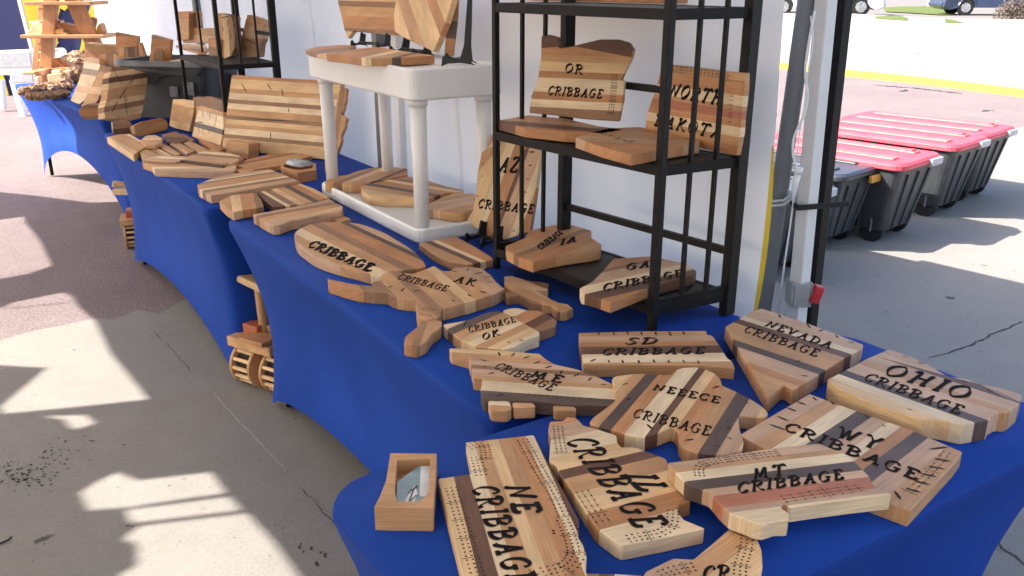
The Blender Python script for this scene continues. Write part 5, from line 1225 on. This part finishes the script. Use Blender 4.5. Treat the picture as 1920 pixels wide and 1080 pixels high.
bm = nb(); a_ = at(206, 363, .42); d_ = Vector((.30, -.02, 0)); bar(bm, (0, 0, 0), d_, .03, .03); uvbox(bm)
link('wooden_strip', bm, W_mp, M=Matrix.Translation(Vector((a_.x, a_.y+.05, a_.z))), label='pale wooden strip poking out between the farthest and third tables', cat='wood strip')

# ---------------------------------------------------------------- cars, bush and fence across the road
def car(label, P, rz, paint, L=4.6, Wd=1.8, Hh=1.45, wr=.33, kind='car', hub=None):
    o = empty('parked_car', P, rz, label=label, cat='car', group='cars parked across the road')
    prof = [(-L/2, .38), (-L/2+.03, .62), (-L/2+.12, .88), (-L/2+.9, .95), (-L/2+1.5, Hh), (L/2-2.1, Hh), (L/2-1.15, .98), (L/2-.15, .86), (L/2, .60), (L/2-.02, .32)]
    if kind == 'van': prof = [(-L/2, .42), (-L/2+.02, 1.2), (-L/2+.1, Hh), (L/2-1.6, Hh), (L/2-.9, 1.15), (L/2-.1, 1.02), (L/2, .7), (L/2-.02, .4)]
    bot = []
    for cx in (L/2-.95, -L/2+1.0):
        bot += [(cx+(wr+.05)*math.cos(t), wr+(wr+.05)*math.sin(t)) for t in [math.pi*i/10 for i in range(11)]]
    poly = prof + [(L/2-.3, .24)] + [p for p in bot if p[1] >= .24] + [(-L/2+.3, .24)]
    bm = nb(); n = len(poly)
    lay = [(-Wd/2, .97), (-Wd/2+.05, 1.0), (Wd/2-.05, 1.0), (Wd/2, .97)]
    R = [[bm.verts.new((x*k, y*1.0, .24+(z-.24)*k if z > .4 else z)) for x, z in poly] for y, k in lay]
    # narrow the cabin
    for rg, (y, k) in zip(R, lay):
        for v in rg:
            if v.co.z > 1.0: v.co.y *= .82
    for a, b in zip(R, R[1:]):
        for k in range(n): bm.faces.new((a[k], a[(k+1) % n], b[(k+1) % n], b[k]))
    for rg in (R[0][::-1], R[-1]): bm.faces.new(rg)
    bmesh.ops.triangulate(bm, faces=[f for f in bm.faces if len(f.verts) > 4])
    link('body', bm, paint, o, bevel=.03)
    for x in (L/2-.95, -L/2+1.0):
        for s in (-1, 1):
            bm = nb(); tube(bm, [(x, s*(Wd/2-.2), wr), (x, s*(Wd/2-.02), wr)], wr, 28); wh = link('wheel', bm, M_rub, o)
            bm = nb(); tube(bm, [(x, s*(Wd/2-.05), wr), (x, s*(Wd/2+.0), wr)], wr*.62, 9); link('rim', bm, hub or M_chrome, wh)
    glass = pmat('dark car glass', (.02,.025,.03), .08)
    for s in (-1, 1):
        y = s*(Wd/2*.86+.005); bm = nb(); extr(bm, [Vector((x, y*(1 if z < 1.1 else .955), z)) for x, z in ((-L/2+1.15, 1.0), (-L/2+1.6, Hh-.09), (L/2-2.15, Hh-.09), (L/2-1.45, 1.02))], Vector((0, s*.012, 0))); link('side_window', bm, glass, o)
    for s in (-1, 1):
        bm = nb(); box(bm, (-L/2+.03, s*.62, .72), (.10, .28, .13)); link('rear_lamp', bm, pmat('white reflector', (.7,.7,.72), .2), o, bevel=.02)
    bm = nb(); box(bm, (-L/2+.02, 0, .47), (.14, Wd*.96, .18)); link('bumper', bm, paint, o, bevel=.05)
    return o
M_chrome = pmat('silver wheel rim', (.55,.55,.56), .3, (.3,.3,.31), 12, metal=.6)
P = at(1770, 30, 0.02); car('dark blue saloon car parked with its tail to the grass strip', (P.x+2.5, P.y+1.2, .02), -.10, pmat('dark blue paint', (.035,.045,.085), .22, (.03,.04,.078), 2))
P = at(1655, 30, 0.02); car('white pickup seen beside the black tent leg across the road', (P.x-2.55, P.y+.9, .02), math.pi-.12, pmat('silver white paint', (.55,.57,.62), .25, (.5,.52,.57), 2), L=5.2, Wd=1.9, Hh=1.75, wr=.38)
P = at(1500, 8, 0.02); car('grey car farthest away, seen above the grey pole', (P.x-2.4, P.y+.9, .02), math.pi-.1, pmat('grey paint', (.20,.20,.20), .3))
bm = nb(); P = at(1740, 14, 0)
for i in range(9): bar(bm, (i*.34, 0, 0), (i*.34, 0, .62), .10, .03, up=(1, 0, 0))
bar(bm, (-.1, .03, .2), (2.9, .03, .2), .03, .08); bar(bm, (-.1, .03, .48), (2.9, .03, .48), .03, .08)
link('picket_fence', bm, M_plas, M=Matrix.Translation(P), label='low white picket fence behind the grass across the road', cat='fence')
P = at(1903, 38, .02); rb = random.Random(8); bo = empty('dry_bush', P, label='dry grey brown bush at the right edge across the road', cat='bush')
bm = nb()
for i in range(1500):
    a = rb.uniform(0, 6.283); rr = .75*rb.random()**.6; zz = rb.uniform(.02, .95)*(1-rr*.7); c_ = Vector((rr*math.cos(a), rr*.7*math.sin(a)+.2, zz)); s = rb.uniform(.03, .07)
    d1 = Vector((rb.uniform(-1,1), rb.uniform(-1,1), rb.uniform(-1,1))).normalized()*s; d2 = Vector((rb.uniform(-1,1), rb.uniform(-1,1), rb.uniform(-1,1))).normalized()*s
    bm.faces.new([bm.verts.new(c_+d1), bm.verts.new(c_+d2), bm.verts.new(c_-d1*.6)])
link('foliage', bm, pmat('dry leaves', (.17,.13,.10), .9, (.09,.065,.05), 3), bo)
bm = nb()
for i in range(14):
    a = rb.uniform(0, 6.283); tube(bm, [(0, .2, 0), (.3*math.cos(a), .2+.2*math.sin(a), .5), (.55*math.cos(a), .2+.35*math.sin(a), .9)], [.03, .02, .008], 5)
link('branches', bm, pmat('dry twigs', (.14,.10,.07), .9), bo)
P = at(1449, 232, 0)
b_ = None
lump('small pale shell figurine standing on the grey lid behind the tent edge', 1447, 226, .49, .035, .05, pmat('pale tan figure', (.5,.36,.26), .6, (.3,.2,.14), 30), 77, name='figurine', cat='figurine', group=None) if True else None
